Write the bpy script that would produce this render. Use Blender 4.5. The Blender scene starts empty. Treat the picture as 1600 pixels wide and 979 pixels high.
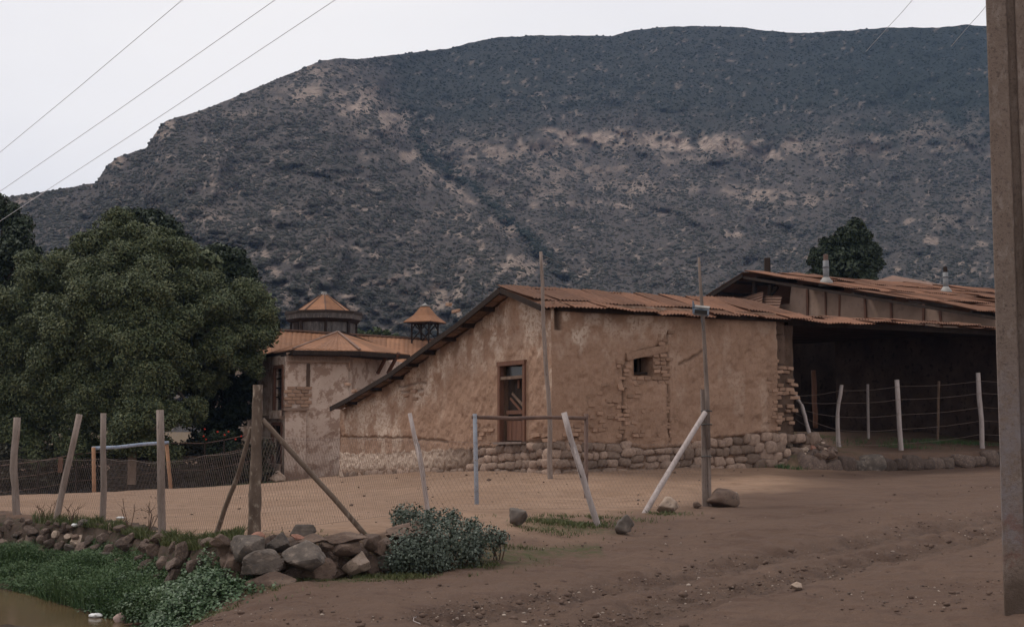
import bpy, bmesh, math, random
import numpy as np
from mathutils import Vector, Matrix, noise as mnoise

# ------------------------------------------------------------------ camera, sky, sun
scene = bpy.context.scene
COL = scene.collection
CAM_H = 1.9
PITCH = math.radians(4.59)
FPX = 2000.0
cam_d = bpy.data.cameras.new("camera")
cam = bpy.data.objects.new("camera", cam_d)
COL.objects.link(cam)
cam.location = (0, 0, CAM_H)
cam.rotation_euler = (math.pi / 2 + PITCH, 0, 0)
cam_d.sensor_fit = 'HORIZONTAL'
cam_d.sensor_width = 36.0
cam_d.lens = 36.0 * FPX / 1600.0
cam_d.clip_start = 0.1
cam_d.clip_end = 8000
scene.camera = cam

SUN_EL, SUN_AZ = math.radians(58), math.radians(-70)     # azimuth from +Y, towards -X (left of the camera)
sdir = Vector((math.sin(SUN_AZ) * math.cos(SUN_EL), math.cos(SUN_AZ) * math.cos(SUN_EL), math.sin(SUN_EL)))
sun_d = bpy.data.lights.new("sun", 'SUN')
sun_d.energy = 1.5
sun_d.angle = math.radians(14)
sun_d.color = (1.0, 0.95, 0.88)
sun = bpy.data.objects.new("sun", sun_d)
COL.objects.link(sun)
sun.rotation_euler = (-sdir).to_track_quat('-Z', 'Y').to_euler()

world = bpy.data.worlds.new("World")
scene.world = world
world.use_nodes = True
wt = world.node_tree
wt.nodes.clear()
w_out = wt.nodes.new('ShaderNodeOutputWorld')
w_bg = wt.nodes.new('ShaderNodeBackground')
w_sky = wt.nodes.new('ShaderNodeTexSky')
w_sky.sky_type = 'NISHITA'
w_sky.sun_disc = False
w_sky.sun_elevation = SUN_EL
w_sky.sun_rotation = SUN_AZ
w_tc = wt.nodes.new('ShaderNodeTexCoord')
w_map = wt.nodes.new('ShaderNodeMapping')
w_map.inputs['Scale'].default_value = (1, 1, 2.4)
w_noi = wt.nodes.new('ShaderNodeTexNoise')
w_noi.inputs['Scale'].default_value = 1.7
w_noi.inputs['Detail'].default_value = 5
w_ramp = wt.nodes.new('ShaderNodeValToRGB')
w_ramp.color_ramp.elements[0].position = 0.3
w_ramp.color_ramp.elements[0].color = (8.5, 8.3, 8.55, 1)
w_ramp.color_ramp.elements[1].position = 0.7
w_ramp.color_ramp.elements[1].color = (10.2, 9.8, 9.6, 1)
w_mix = wt.nodes.new('ShaderNodeMixRGB')
w_mix.inputs[0].default_value = 0.93            # overcast: cloud cover over the clear sky
wt.links.new(w_tc.outputs['Generated'], w_map.inputs['Vector'])
wt.links.new(w_map.outputs[0], w_noi.inputs['Vector'])
wt.links.new(w_noi.outputs[0], w_ramp.inputs[0])
wt.links.new(w_sky.outputs[0], w_mix.inputs[1])
wt.links.new(w_ramp.outputs[0], w_mix.inputs[2])
wt.links.new(w_mix.outputs[0], w_bg.inputs[0])
w_bg.inputs[1].default_value = 0.1
wt.links.new(w_bg.outputs[0], w_out.inputs[0])

scene.view_settings.view_transform = 'Standard'
scene.view_settings.look = 'None'
scene.view_settings.exposure = 0.06
scene.view_settings.gamma = 1.0
scene.view_settings.use_curve_mapping = False
try:
    scene.cycles.use_denoising = True
    scene.cycles.volume_bounces = 0
    scene.cycles.max_bounces = 6
except Exception:
    pass

rng = random.Random(7)
nrs = np.random.RandomState(11)

# ------------------------------------------------------------------ measuring helpers
CP, SP = math.cos(PITCH), math.sin(PITCH)
CAMO = Vector((0, 0, CAM_H))

def ray(px, py):
    a, b = (px - 800) / FPX, (489.5 - py) / FPX
    return Vector((a, CP - b * SP, SP + b * CP))

def P(px, py, Y):
    d = ray(px, py)
    return CAMO + d * (Y / d.y)

def hit(px, py, o, dr):
    """intersection of a sight line with the vertical plane through o along dr: (distance along dr, z)"""
    d = ray(px, py)
    n = Vector((-dr.y, dr.x, 0))
    t = (o - CAMO).dot(n) / d.dot(n)
    p = CAMO + d * t
    return (p - o).dot(dr), p.z

def hitp(px, py, o, n):
    d = ray(px, py)
    return CAMO + d * ((o - CAMO).dot(n) / d.dot(n))

def sstep(a, b, x):
    t = np.clip((np.asarray(x, float) - a) / (b - a), 0, 1)
    return t * t * (3 - 2 * t)

# ------------------------------------------------------------------ numpy noise
def _hash(ix, iy, iz, seed):
    h = (ix * 374761393 + iy * 668265263 + iz * 2147483647 + seed * 974634777) & 0xFFFFFFFF
    h = ((h ^ (h >> 13)) * 1274126177) & 0xFFFFFFFF
    h = ((h ^ (h >> 16)) * 2246822519) & 0xFFFFFFFF
    return ((h ^ (h >> 15)) & 0xFFFFFF) / float(0xFFFFFF)

def vnoise(x, y, z=0.0, seed=0):
    x, y, z = np.broadcast_arrays(np.asarray(x, float), np.asarray(y, float), np.asarray(z, float))
    x0, y0, z0 = np.floor(x).astype(np.int64), np.floor(y).astype(np.int64), np.floor(z).astype(np.int64)
    fx, fy, fz = x - x0, y - y0, z - z0
    fx, fy, fz = fx * fx * (3 - 2 * fx), fy * fy * (3 - 2 * fy), fz * fz * (3 - 2 * fz)
    r = 0
    for a in (0, 1):
        for b in (0, 1):
            for c in (0, 1):
                w = (fx if a else 1 - fx) * (fy if b else 1 - fy) * (fz if c else 1 - fz)
                r = r + w * _hash(x0 + a, y0 + b, z0 + c, seed)
    return r * 2 - 1

def fbm(x, y, z=0.0, oct=4, seed=0, gain=0.5):
    r, a, f = 0, 1.0, 1.0
    for o in range(oct):
        r = r + a * vnoise(np.asarray(x) * f, np.asarray(y) * f, np.asarray(z) * f, seed + o * 17)
        a *= gain
        f *= 2.03
    return r

# ------------------------------------------------------------------ object helpers
def tag(o, label=None, cat=None, group=None, kind=None):
    if label: o['label'] = label
    if cat: o['category'] = cat
    if group: o['group'] = group
    if kind: o['kind'] = kind
    return o

def thing(name, label, cat, loc=(0, 0, 0), group=None):
    o = bpy.data.objects.new(name, None)
    o.empty_display_size = 0.2
    COL.objects.link(o)
    o.location = loc
    return tag(o, label, cat, group)

def origin(o):
    v = Vector((0, 0, 0))
    while o is not None:
        v = v + o.location
        o = o.parent
    return v

def new_mesh(name, verts, faces, smooth=False, attrs=None):
    me = bpy.data.meshes.new(name)
    if isinstance(faces, np.ndarray):
        verts = np.asarray(verts, dtype=np.float32)
        n, k = faces.shape
        me.vertices.add(len(verts))
        me.vertices.foreach_set('co', verts.ravel())
        me.loops.add(n * k)
        me.loops.foreach_set('vertex_index', faces.astype(np.int32).ravel())
        me.polygons.add(n)
        me.polygons.foreach_set('loop_start', np.arange(0, n * k, k, dtype=np.int32))
        me.update(calc_edges=True)
    else:
        me.from_pydata([tuple(v) for v in verts], [], [tuple(f) for f in faces])
    me.validate()
    if attrs:
        for k_, a in attrs.items():
            at = me.attributes.new(k_, 'FLOAT', 'POINT')
            at.data.foreach_set('value', np.asarray(a, dtype=np.float32).ravel())
    if smooth:
        me.polygons.foreach_set('use_smooth', np.ones(len(me.polygons), dtype=bool))
    me.update()
    return me

def part(name, verts, faces, mat, parent=None, smooth=False, attrs=None):
    """one mesh object; verts are in world coordinates"""
    if parent is not None:
        og = origin(parent)
        verts = np.asarray([tuple(v) for v in verts] if not isinstance(verts, np.ndarray) else verts, float) - np.array(og)
    me = new_mesh(name, verts, faces, smooth, attrs)
    if mat: me.materials.append(mat)
    o = bpy.data.objects.new(name, me)
    COL.objects.link(o)
    if parent is not None: o.parent = parent
    return o

def solo(name, verts, faces, mat, label, cat, base, group=None, smooth=False):
    """a thing that is one mesh, with its origin at base"""
    v = np.asarray([tuple(q) for q in verts], float) - np.array(base)
    me = new_mesh(name, v, faces, smooth)
    if mat: me.materials.append(mat)
    o = bpy.data.objects.new(name, me)
    COL.objects.link(o)
    o.location = base
    return tag(o, label, cat, group)

def inst(name, me, parent, loc, rot=None, scl=(1, 1, 1)):
    """a placed part sharing mesh data; loc in world coordinates, rot a 3x3 Matrix"""
    o = bpy.data.objects.new(name, me)
    COL.objects.link(o)
    M = (rot.to_4x4() if rot else Matrix.Identity(4)) @ Matrix.Diagonal((*scl, 1))
    o.parent = parent
    M.translation = Vector(loc) - (origin(parent) if parent else Vector((0, 0, 0)))
    o.matrix_local = M
    return o

class MB:
    """collects shapes into one mesh"""
    def __init__(s): s.v, s.f = [], []
    def add(s, vs, fs):
        k = len(s.v)
        s.v += [tuple(v) for v in vs]
        s.f += [tuple(i + k for i in f) for f in fs]
    def box(s, o, ax, ay, az):
        """box from corner o with edge vectors"""
        o, ax, ay, az = Vector(o), Vector(ax), Vector(ay), Vector(az)
        vs = [o, o + ax, o + ax + ay, o + ay, o + az, o + ax + az, o + ax + ay + az, o + ay + az]
        s.add(vs, [(0, 3, 2, 1), (4, 5, 6, 7), (0, 1, 5, 4), (1, 2, 6, 5), (2, 3, 7, 6), (3, 0, 4, 7)])
    def cbox(s, c, ax, ay, az):
        c, ax, ay, az = Vector(c), Vector(ax), Vector(ay), Vector(az)
        s.box(c - (ax + ay + az) / 2, ax, ay, az)
    def beam(s, a, b, w, h, up=(0, 0, 1)):
        a, b = Vector(a), Vector(b)
        d = (b - a)
        u = d.normalized()
        sd = u.cross(Vector(up))
        if sd.length < 1e-3: sd = u.cross(Vector((1, 0, 0)))
        sd.normalize()
        up2 = sd.cross(u)
        s.box(a - sd * w / 2 - up2 * h / 2, d, sd * w, up2 * h)
    def tube(s, pts, rad, n=8, jit=0.0, cap=True, r_=None):
        pts = [Vector(p) for p in pts]
        if not isinstance(rad, (list, tuple)): rad = [rad] * len(pts)
        k = len(s.v)
        prev = None
        for i, p in enumerate(pts):
            d = (pts[min(i + 1, len(pts) - 1)] - pts[max(i - 1, 0)]).normalized()
            ref = Vector((0, 0, 1)) if abs(d.z) < .9 else Vector((0, 1, 0))
            a = d.cross(ref).normalized()
            if prev is not None and a.dot(prev) < 0: a = -a
            prev = a
            b = d.cross(a)
            for j in range(n):
                t = 2 * math.pi * j / n
                rr = rad[i] * (1 + (r_.uniform(-jit, jit) if r_ else 0))
                s.v.append(tuple(p + (a * math.cos(t) + b * math.sin(t)) * rr))
        for i in range(len(pts) - 1):
            for j in range(n):
                q = k + i * n
                s.f.append((q + j, q + (j + 1) % n, q + n + (j + 1) % n, q + n + j))
        if cap:
            s.f.append(tuple(k + j for j in reversed(range(n))))
            s.f.append(tuple(k + (len(pts) - 1) * n + j for j in range(n)))
    def prism(s, poly, off):
        """flat polygon extruded by vector off"""
        poly = [Vector(p) for p in poly]
        n = len(poly)
        off = Vector(off)
        s.add(poly + [p + off for p in poly],
              [tuple(range(n)), tuple(reversed(range(n, 2 * n)))] + [((i + 1) % n, i, n + i, n + (i + 1) % n) for i in range(n)])
    def build(s, name, mat, parent=None, smooth=False):
        return part(name, s.v, s.f, mat, parent, smooth)
    def solo(s, name, mat, label, cat, base, group=None, smooth=False):
        return solo(name, s.v, s.f, mat, label, cat, base, group, smooth)

# ------------------------------------------------------------------ materials
class NT:
    def __init__(s, name, rough=0.9, spec=0.2):
        s.m = bpy.data.materials.new(name)
        s.m.use_nodes = True
        s.t = s.m.node_tree
        s.b = s.t.nodes['Principled BSDF']
        s.b.inputs['Roughness'].default_value = rough
        s.b.inputs['Specular IOR Level'].default_value = spec
        s.tc = s.t.nodes.new('ShaderNodeTexCoord')
        s.co = s.tc.outputs['Object']
    def n(s, typ, **kw):
        x = s.t.nodes.new(typ)
        for k, v in kw.items(): setattr(x, k, v)
        return x
    def link(s, a, b): s.t.links.new(a, b)
    def mapped(s, scale=(1, 1, 1), co=None):
        m = s.n('ShaderNodeMapping')
        m.inputs['Scale'].default_value = scale
        s.link(co or s.co, m.inputs['Vector'])
        return m.outputs[0]
    def noise(s, scale, detail=5, rough=0.6, co=None, dist=0.0):
        x = s.n('ShaderNodeTexNoise')
        x.inputs['Scale'].default_value = scale
        x.inputs['Detail'].default_value = detail
        x.inputs['Roughness'].default_value = rough
        x.inputs['Distortion'].default_value = dist
        s.link(co or s.co, x.inputs['Vector'])
        return x.outputs[0]
    def ramp(s, fac, lo, hi, c0=(0, 0, 0, 1), c1=(1, 1, 1, 1)):
        x = s.n('ShaderNodeValToRGB')
        x.color_ramp.elements[0].position = lo
        x.color_ramp.elements[1].position = hi
        x.color_ramp.elements[0].color = c0
        x.color_ramp.elements[1].color = c1
        s.link(fac, x.inputs[0])
        return x.outputs[0]
    def mix(s, fac, a, b, mode='MIX'):
        x = s.n('ShaderNodeMixRGB', blend_type=mode)
        for i, q in zip((0, 1, 2), (fac, a, b)):
            if isinstance(q, (int, float)):
                x.inputs[i].default_value = q if i == 0 else (q, q, q, 1)
            elif isinstance(q, (tuple, list)):
                x.inputs[i].default_value = (*q[:3], 1)
            else:
                s.link(q, x.inputs[i])
        return x.outputs[0]
    def math(s, op, a, b=0.0, clamp=False):
        x = s.n('ShaderNodeMath', operation=op, use_clamp=clamp)
        for i, q in enumerate((a, b)):
            if isinstance(q, (int, float)): x.inputs[i].default_value = q
            else: s.link(q, x.inputs[i])
        return x.outputs[0]
    def attr(s, name):
        x = s.n('ShaderNodeAttribute', attribute_name=name)
        return x.outputs['Fac']
    def rnd_obj(s):
        return s.n('ShaderNodeObjectInfo').outputs['Random']
    def rnd_isl(s):
        return s.n('ShaderNodeNewGeometry').outputs['Random Per Island']
    def bump(s, h, strength=0.5, dist=0.02):
        x = s.n('ShaderNodeBump')
        x.inputs['Strength'].default_value = strength
        x.inputs['Distance'].default_value = dist
        s.link(h, x.inputs['Height'])
        s.link(x.outputs[0], s.b.inputs['Normal'])
    def col(s, c):
        if isinstance(c, tuple): s.b.inputs['Base Color'].default_value = (*c[:3], 1)
        else: s.link(c, s.b.inputs['Base Color'])
        return s

def mat_mottled(name, c0, c1, scale=4, c2=None, s2=20, bumpd=0.01, rough=0.9, spec=0.2, perobj=0.25, stretch=(1, 1, 1), bs=0.6):
    m = NT(name, rough, spec)
    co = m.mapped(stretch)
    c = m.mix(m.ramp(m.noise(scale, 6, co=co), .35, .65), c0, c1)
    if c2 is not None:
        c = m.mix(m.ramp(m.noise(s2, 4, co=co), .55, .68), c, c2)
    if perobj:
        v = m.math('ADD', m.math('MULTIPLY', m.rnd_obj(), perobj * 2), 1 - perobj)
        x = m.n('ShaderNodeHueSaturation')
        m.link(v, x.inputs['Value'])
        m.link(c, x.inputs['Color'])
        c = x.outputs[0]
    m.col(c)
    if bumpd: m.bump(m.noise(s2 * 1.3, 6, 0.7, co=co), bs, bumpd)
    return m.m

def mat_leaf(name, cols, spec=0.25, rough=0.6):
    m = NT(name, rough, spec)
    r = m.n('ShaderNodeValToRGB')
    els = r.color_ramp.elements
    while len(els) < len(cols): els.new(0.5)
    for i, c in enumerate(cols):
        els[i].position = i / (len(cols) - 1)
        els[i].color = (*c, 1)
    big = m.noise(0.9, 3)
    f = m.math('ADD', m.math('MULTIPLY', m.rnd_isl(), 0.55), m.math('MULTIPLY', big, 0.45))
    m.link(f, r.inputs[0])
    m.col(r.outputs[0])
    return m.m
# adobe plaster: pale lime remains come from the wash attribute, mud mortar and darker brown from the mud attribute
def make_adobe():
    m = NT("adobe_plaster", 0.95, 0.1)
    n1 = m.noise(1.3, 6, .65)
    c = m.mix(m.ramp(n1, .3, .7), (.295, .182, .125), (.36, .232, .165))
    c = m.mix(m.ramp(m.noise(14, 5, .7), .5, .75), c, (.235, .142, .096))
    c = m.mix(m.ramp(m.noise(55, 3, .7), .56, .72), c, (.42, .3, .22))
    st = m.noise(3.5, 5, .7, co=m.mapped((1.6, 1.6, .35)))
    c = m.mix(m.math('MULTIPLY', m.ramp(st, .52, .7), .4), c, (.215, .13, .09))
    w = m.math('MULTIPLY', m.attr('wash'), m.ramp(m.noise(13, 9, .74), .41, .51), clamp=True)
    c = m.mix(w, c, (.55, .43, .345))
    c = m.mix(m.attr('mud'), c, (.12, .075, .052))
    m.col(c)
    h = m.math('ADD', m.noise(22, 6, .75), m.math('MULTIPLY', m.noise(90, 3), .4))
    m.bump(h, 1.0, .024)
    return m.m
M_ADOBE = make_adobe()
M_ADOBE_BRICK = mat_mottled("adobe_brick", (.27, .167, .116), (.33, .215, .153), 6, (.19, .115, .08), 22, .012, .95, .1, .22)
M_MUD_CORE = mat_mottled("mud_mortar", (.075, .05, .037), (.12, .08, .058), 5, (.05, .034, .026), 20, .015, .95, .1, 0)
M_BASE_STONE = mat_mottled("wall_base_stone", (.19, .13, .098), (.28, .2, .155), 4, (.13, .095, .08), 14, .016, .9, .2, .42)
M_PALE_RUBBLE = mat_mottled("limed_rubble", (.4, .285, .22), (.5, .38, .3), 6, (.3, .205, .155), 18, .012, .95, .1, .2)
M_BOULDER = mat_mottled("grey_boulder", (.06, .049, .042), (.12, .096, .08), 3, (.17, .135, .11), 5, .012, .85, .25, .3)
M_BOULDER_BROWN = mat_mottled("brown_boulder", (.1, .066, .052), (.16, .112, .085), 4, (.07, .054, .047), 14, .012, .9, .2, .3)
M_BOULDER_TAN = mat_mottled("tan_boulder", (.3, .22, .165), (.4, .31, .25), 5, (.2, .15, .12), 12, .01, .9, .2, .2)
M_RED_STONE = mat_mottled("reddish_stone", (.22, .1, .07), (.28, .15, .11), 5, (.15, .09, .07), 14, .01, .9, .2, .2)
M_BANK_STONE = mat_mottled("earthy_stone", (.07, .05, .042), (.125, .09, .073), 5, (.2, .145, .11), 14, .012, .9, .2, .4)

def make_rust(name, c0, c1, dark, perobj=.22):
    m = NT(name, .8, .25)
    c = m.mix(m.ramp(m.noise(1.6, 6, .65), .35, .65), c0, c1)
    c = m.mix(m.ramp(m.noise(7, 6, .7, co=m.mapped((1, 1, 1))), .55, .75), c, dark)
    c = m.mix(m.ramp(m.noise(26, 4, .6), .62, .74), c, (.27, .15, .09))
    c = m.mix(m.math('MULTIPLY', m.ramp(m.noise(2.6, 8, .75), .5, .62), .55), c, dark)
    x = m.n('ShaderNodeHueSaturation')
    m.link(m.math('ADD', m.math('MULTIPLY', m.rnd_obj(), perobj * 2), 1 - perobj), x.inputs['Value'])
    m.link(c, x.inputs['Color'])
    m.col(x.outputs[0])
    m.bump(m.noise(40, 4), .3, .004)
    return m.m
M_RUST = make_rust("rusty_corrugated_iron", (.135, .062, .036), (.19, .09, .053), (.07, .037, .027), .36)
M_RUST_FAR = make_rust("orange_rust_roof", (.215, .098, .048), (.27, .128, .066), (.145, .07, .042), .18)
M_RUST_DARK = make_rust("dark_rusty_iron", (.12, .07, .05), (.18, .105, .075), (.08, .05, .04), .25)

M_WOOD_GREY = mat_mottled("weathered_wood", (.16, .122, .102), (.24, .19, .165), 3, (.1, .078, .066), 12, .006, .9, .15, .15, (6, 6, .7))
M_WOOD_PALE = mat_mottled("pale_bare_wood", (.3, .25, .235), (.42, .36, .34), 3, (.22, .175, .155), 12, .005, .9, .15, .1, (6, 6, .7))
M_WOOD_DARK = mat_mottled("dark_wood", (.022, .015, .012), (.04, .027, .021), 3, (.015, .01, .009), 12, .004, .9, .15, .15, (6, 6, .7))
M_WOOD_BROWN = mat_mottled("brown_wood", (.11, .05, .032), (.15, .072, .045), 3, (.075, .035, .025), 12, .004, .8, .25, .12, (5, 5, .6))
M_WOOD_PLANK = mat_mottled("soffit_plank", (.13, .085, .062), (.19, .13, .095), 3, (.08, .05, .04), 12, .004, .9, .15, .3, (3, 3, 1))
M_BARK = mat_mottled("rough_bark_post", (.085, .06, .046), (.15, .11, .085), 7, (.26, .21, .165), 16, .02, .95, .1, 0, (1, 1, .6))
M_BRANCH = mat_mottled("brown_branch", (.12, .085, .065), (.18, .135, .105), 5, (.25, .2, .16), 16, .006, .9, .15, .1, (1, 1, .3))
M_TRUNK = mat_mottled("tree_bark", (.045, .035, .028), (.08, .06, .047), 4, None, 16, .02, .95, .1, 0, (1, 1, .4))
M_TWIG = mat_mottled("dry_stalk", (.09, .055, .042), (.13, .085, .06), 6, None, 16, 0, .95, .1, 0)
M_BLUE = mat_mottled("faded_blue_paint", (.2, .25, .34), (.3, .34, .42), 6, (.16, .13, .12), 20, .002, .7, .3, 0)
M_LAMP = mat_mottled("blue_grey_lamp_paint", (.13, .18, .24), (.2, .25, .31), 8, (.3, .32, .34), 14, .002, .5, .4, 0)
M_LAMP_PALE = mat_mottled("pale_lamp_shade", (.6, .6, .62), (.7, .7, .7), 8, None, 14, 0, .5, .4, 0)
M_BLUEGREY = mat_mottled("flaking_grey_blue_paint", (.16, .17, .2), (.24, .25, .28), 6, (.15, .115, .1), 20, .003, .7, .3, 0)
M_RUSTY_ROD = mat_mottled("rusty_rod", (.09, .055, .045), (.14, .085, .065), 6, None, 20, .002, .8, .3, 0)
M_ORANGE_ROD = mat_mottled("orange_rust_rod", (.22, .11, .06), (.3, .16, .09), 6, None, 20, .002, .8, .3, 0)
M_GALV = mat_mottled("weathered_zinc", (.11, .115, .125), (.17, .17, .175), 5, (.15, .13, .12), 12, .002, .55, .4, .1)
M_GALV_PALE = mat_mottled("pale_zinc", (.19, .18, .17), (.26, .245, .23), 5, (.22, .19, .165), 12, .002, .6, .4, .1)
M_WIRE = mat_mottled("dull_wire", (.14, .1, .08), (.19, .14, .12), 5, None, 10, 0, .6, .4, 0)
M_WIRE_LINE = mat_mottled("overhead_wire", (.55, .55, .6), (.6, .6, .64), 5, None, 10, 0, .6, .3, 0)
M_DARKWIRE = mat_mottled("dark_wire", (.05, .045, .045), (.08, .07, .065), 5, None, 10, 0, .6, .3, 0)
M_PLASTER = None
def make_plaster():
    m = NT("peeling_plaster", .95, .1)
    c = m.mix(m.ramp(m.noise(1.1, 5, .6), .35, .65), (.46, .35, .29), (.54, .43, .36))
    pe = m.ramp(m.noise(2.2, 9, .72), .5, .56)
    c = m.mix(pe, c, (.3, .205, .158))
    c = m.mix(m.ramp(m.noise(9, 6, .75), .56, .66), c, (.27, .185, .145))
    dz = m.n('ShaderNodeSeparateXYZ'); m.link(m.co, dz.inputs[0])
    low = m.math('ADD', m.math('MULTIPLY', dz.outputs[2], -.35), m.math('MULTIPLY', m.noise(1.6, 5), 1.3))
    c = m.mix(m.math('MULTIPLY', m.ramp(low, .42, .75), .75), c, (.22, .14, .105))
    m.col(c)
    m.bump(m.noise(12, 7, .7), .7, .02)
    return m.m
M_PLASTER = make_plaster()
M_PANEL = mat_mottled("clay_panel", (.2, .135, .1), (.26, .182, .142), 1.5, (.18, .125, .095), 5, .01, .95, .1, .08)
M_PORCH_SHADE = mat_mottled("porch_shade_adobe", (.04, .026, .021), (.075, .05, .039), 1.2, (.025, .018, .015), 6, .012, .95, .1, 0)  # adobe with the shade of the porch interior put into its colour
M_CONCRETE = None
def make_concrete():
    m = NT("rough_concrete", .9, .2)
    c = m.mix(m.ramp(m.noise(2, 6, .65), .3, .7), (.17, .125, .1), (.225, .17, .14))
    c = m.mix(m.ramp(m.noise(26, 5, .7), .52, .66), c, (.12, .09, .075))
    c = m.mix(m.ramp(m.noise(9, 7, .75, co=m.mapped((1, 1, .5))), .52, .68), c, (.27, .22, .19))
    c = m.mix(m.ramp(m.noise(60, 3, .6), .62, .7), c, (.07, .05, .042))
    dz = m.n('ShaderNodeSeparateXYZ'); m.link(m.co, dz.inputs[0])
    pz = m.math('MULTIPLY', m.math('ADD', dz.outputs[2], m.math('MULTIPLY', m.noise(5, 5), .9)), .2)
    band = m.math('MULTIPLY', m.ramp(pz, .2, .24), m.math('SUBTRACT', 1, m.ramp(pz, .5, .62)))
    patch = m.ramp(m.noise(5, 7, .75), .42, .6)
    c = m.mix(m.math('MULTIPLY', band, patch), c, (.215, .185, .185))
    red = m.math('MULTIPLY', m.math('MULTIPLY', m.ramp(pz, .16, .2), m.math('SUBTRACT', 1, m.ramp(pz, .28, .31))), m.ramp(m.noise(4.2, 5, .7), .5, .58))
    c = m.mix(m.math('MULTIPLY', red, .5), c, (.17, .075, .055))
    dirt = m.math('SUBTRACT', 1, m.ramp(pz, .12, .19))
    c = m.mix(m.math('MULTIPLY', dirt, .8), c, (.08, .055, .04))
    m.col(c)
    m.bump(m.noise(30, 7, .78), 1.0, .022)
    return m.m
M_CONCRETE = make_concrete()

def make_dirt():
    m = NT("packed_earth", .95, .12)
    big = m.noise(.35, 6, .65)
    mid = m.noise(3.0, 7, .7)
    fine = m.noise(38, 4, .7)
    road = m.mix(m.ramp(big, .35, .65), (.09, .055, .04), (.125, .079, .058))
    road = m.mix(m.ramp(mid, .45, .7), road, (.098, .064, .05))
    field = m.mix(m.ramp(big, .35, .65), (.26, .167, .113), (.325, .215, .15))
    field = m.mix(m.ramp(mid, .48, .72), field, (.22, .136, .09))
    c = m.mix(m.attr('field'), road, field)
    c = m.mix(m.math('MULTIPLY', m.attr('rut'), m.ramp(m.noise(11, 6, .75), .3, .65)), c, (.078, .054, .044))  # gravelly rut tone, darkened further in place of shadow inside the ruts
    mp_ = m.n('ShaderNodeMapping'); mp_.inputs['Rotation'].default_value = (0, 0, -.82); mp_.inputs['Scale'].default_value = (.9, 2.6, 1); m.link(m.co, mp_.inputs['Vector'])
    stk = m.noise(1.0, 7, .7, co=mp_.outputs[0])
    c = m.mix(m.math('MULTIPLY', m.ramp(stk, .5, .7), .35), c, m.mix(.5, c, (.05, .032, .025)))
    c = m.mix(m.math('MULTIPLY', m.ramp(stk, .46, .3), .2), c, (.17, .115, .085))
    c = m.mix(m.ramp(fine, .58, .75), c, m.mix(.3, c, (.3, .21, .16)))
    c = m.mix(m.ramp(m.noise(9, 6, .7), .6, .75), c, m.mix(.5, c, (.06, .04, .03)))
    g = m.math('MULTIPLY', m.attr('green'), m.ramp(m.noise(6, 7, .75), .38, .58), clamp=True)
    c = m.mix(g, c, (.06, .065, .028))
    c = m.mix(m.attr('wet'), c, (.05, .036, .026))
    m.col(c)
    h = m.math('ADD', mid, m.math('MULTIPLY', fine, .35))
    m.bump(m.math('ADD', h, m.math('MULTIPLY', m.noise(12, 6, .75), .7)), .9, .035)
    return m.m
M_DIRT = make_dirt()

def make_water():
    m = NT("muddy_water", .12, .4)
    c = m.mix(m.ramp(m.noise(.9, 4), .35, .65), (.085, .057, .03), (.115, .076, .04))
    m.col(c)
    m.bump(m.noise(6, 4, .6, co=m.mapped((1, 1.8, 1))), .12, .03)
    return m.m
M_WATER = make_water()

def make_mountain():
    m = NT("mountain_ground", 1.0, .05)
    c = m.mix(m.ramp(m.noise(.05, 6, .7), .3, .7), (.074, .064, .06), (.104, .088, .081))
    c = m.mix(m.ramp(m.noise(.4, 5, .75), .52, .64), c, (.06, .058, .05))
    rock = m.mix(m.ramp(m.noise(.22, 7, .75), .35, .65), (.2, .148, .118), (.4, .315, .26))
    rock = m.mix(m.ramp(m.noise(.3, 5, .75, co=m.mapped((1, 1, .25))), .53, .64), rock, (.08, .06, .052))
    f = m.math('MULTIPLY', m.attr('rock'), 1.0, clamp=True)
    c = m.mix(f, c, rock)
    c = m.mix(m.math('MULTIPLY', m.attr('green'), .85), c, (.03, .036, .032))
    m.col(c)
    m.bump(m.noise(.5, 6, .75), .8, 1.2)
    return m.m
M_MOUNT = make_mountain()

M_LEAF_TREE = mat_leaf("broad_tree_leaf", [(.022, .035, .018), (.055, .073, .034), (.1, .11, .048), (.175, .165, .08)])
M_LEAF_DARK = mat_leaf("dark_tree_leaf", [(.012, .02, .012), (.025, .036, .018), (.04, .052, .026)])
M_LEAF_MID = mat_leaf("small_tree_leaf", [(.018, .03, .012), (.045, .065, .028), (.07, .09, .04)])
M_LEAF_HEDGE = mat_leaf("hedge_leaf", [(.018, .018, .011), (.035, .032, .018), (.05, .045, .025)])
M_LEAF_BUSH = mat_leaf("blue_green_leaf", [(.02, .03, .02), (.045, .06, .04), (.085, .105, .08), (.19, .215, .175)], .3, .5)
M_GRASS = mat_leaf("bank_grass", [(.02, .045, .014), (.04, .08, .026), (.065, .105, .038), (.12, .14, .07)])
M_GRASS_DRY = mat_leaf("short_turf", [(.035, .05, .016), (.06, .075, .024), (.1, .105, .04), (.15, .13, .07)])
M_CLOVER = mat_leaf("broad_weed_leaf", [(.018, .042, .016), (.038, .072, .028), (.075, .115, .055), (.2, .25, .15)], .3, .5)
M_SHRUB = mat_leaf("mountain_shrub", [(.025, .03, .018), (.042, .048, .026), (.065, .065, .04)])
M_FLOWER = mat_mottled("red_flower", (.45, .03, .02), (.5, .06, .03), 5, None, 10, 0, .7, .2, 0)
M_YELLOW = mat_mottled("yellow_flower", (.6, .35, .03), (.6, .4, .05), 5, None, 10, 0, .7, .2, 0)
M_LITTER = mat_mottled("white_litter", (.6, .6, .6), (.72, .72, .7), 5, (.4, .38, .35), 10, 0, .6, .3, .1)
M_PINK_STONE = mat_mottled("pinkish_stone", (.38, .27, .23), (.45, .34, .3), 6, (.26, .18, .15), 14, .01, .9, .2, 0)

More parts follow.
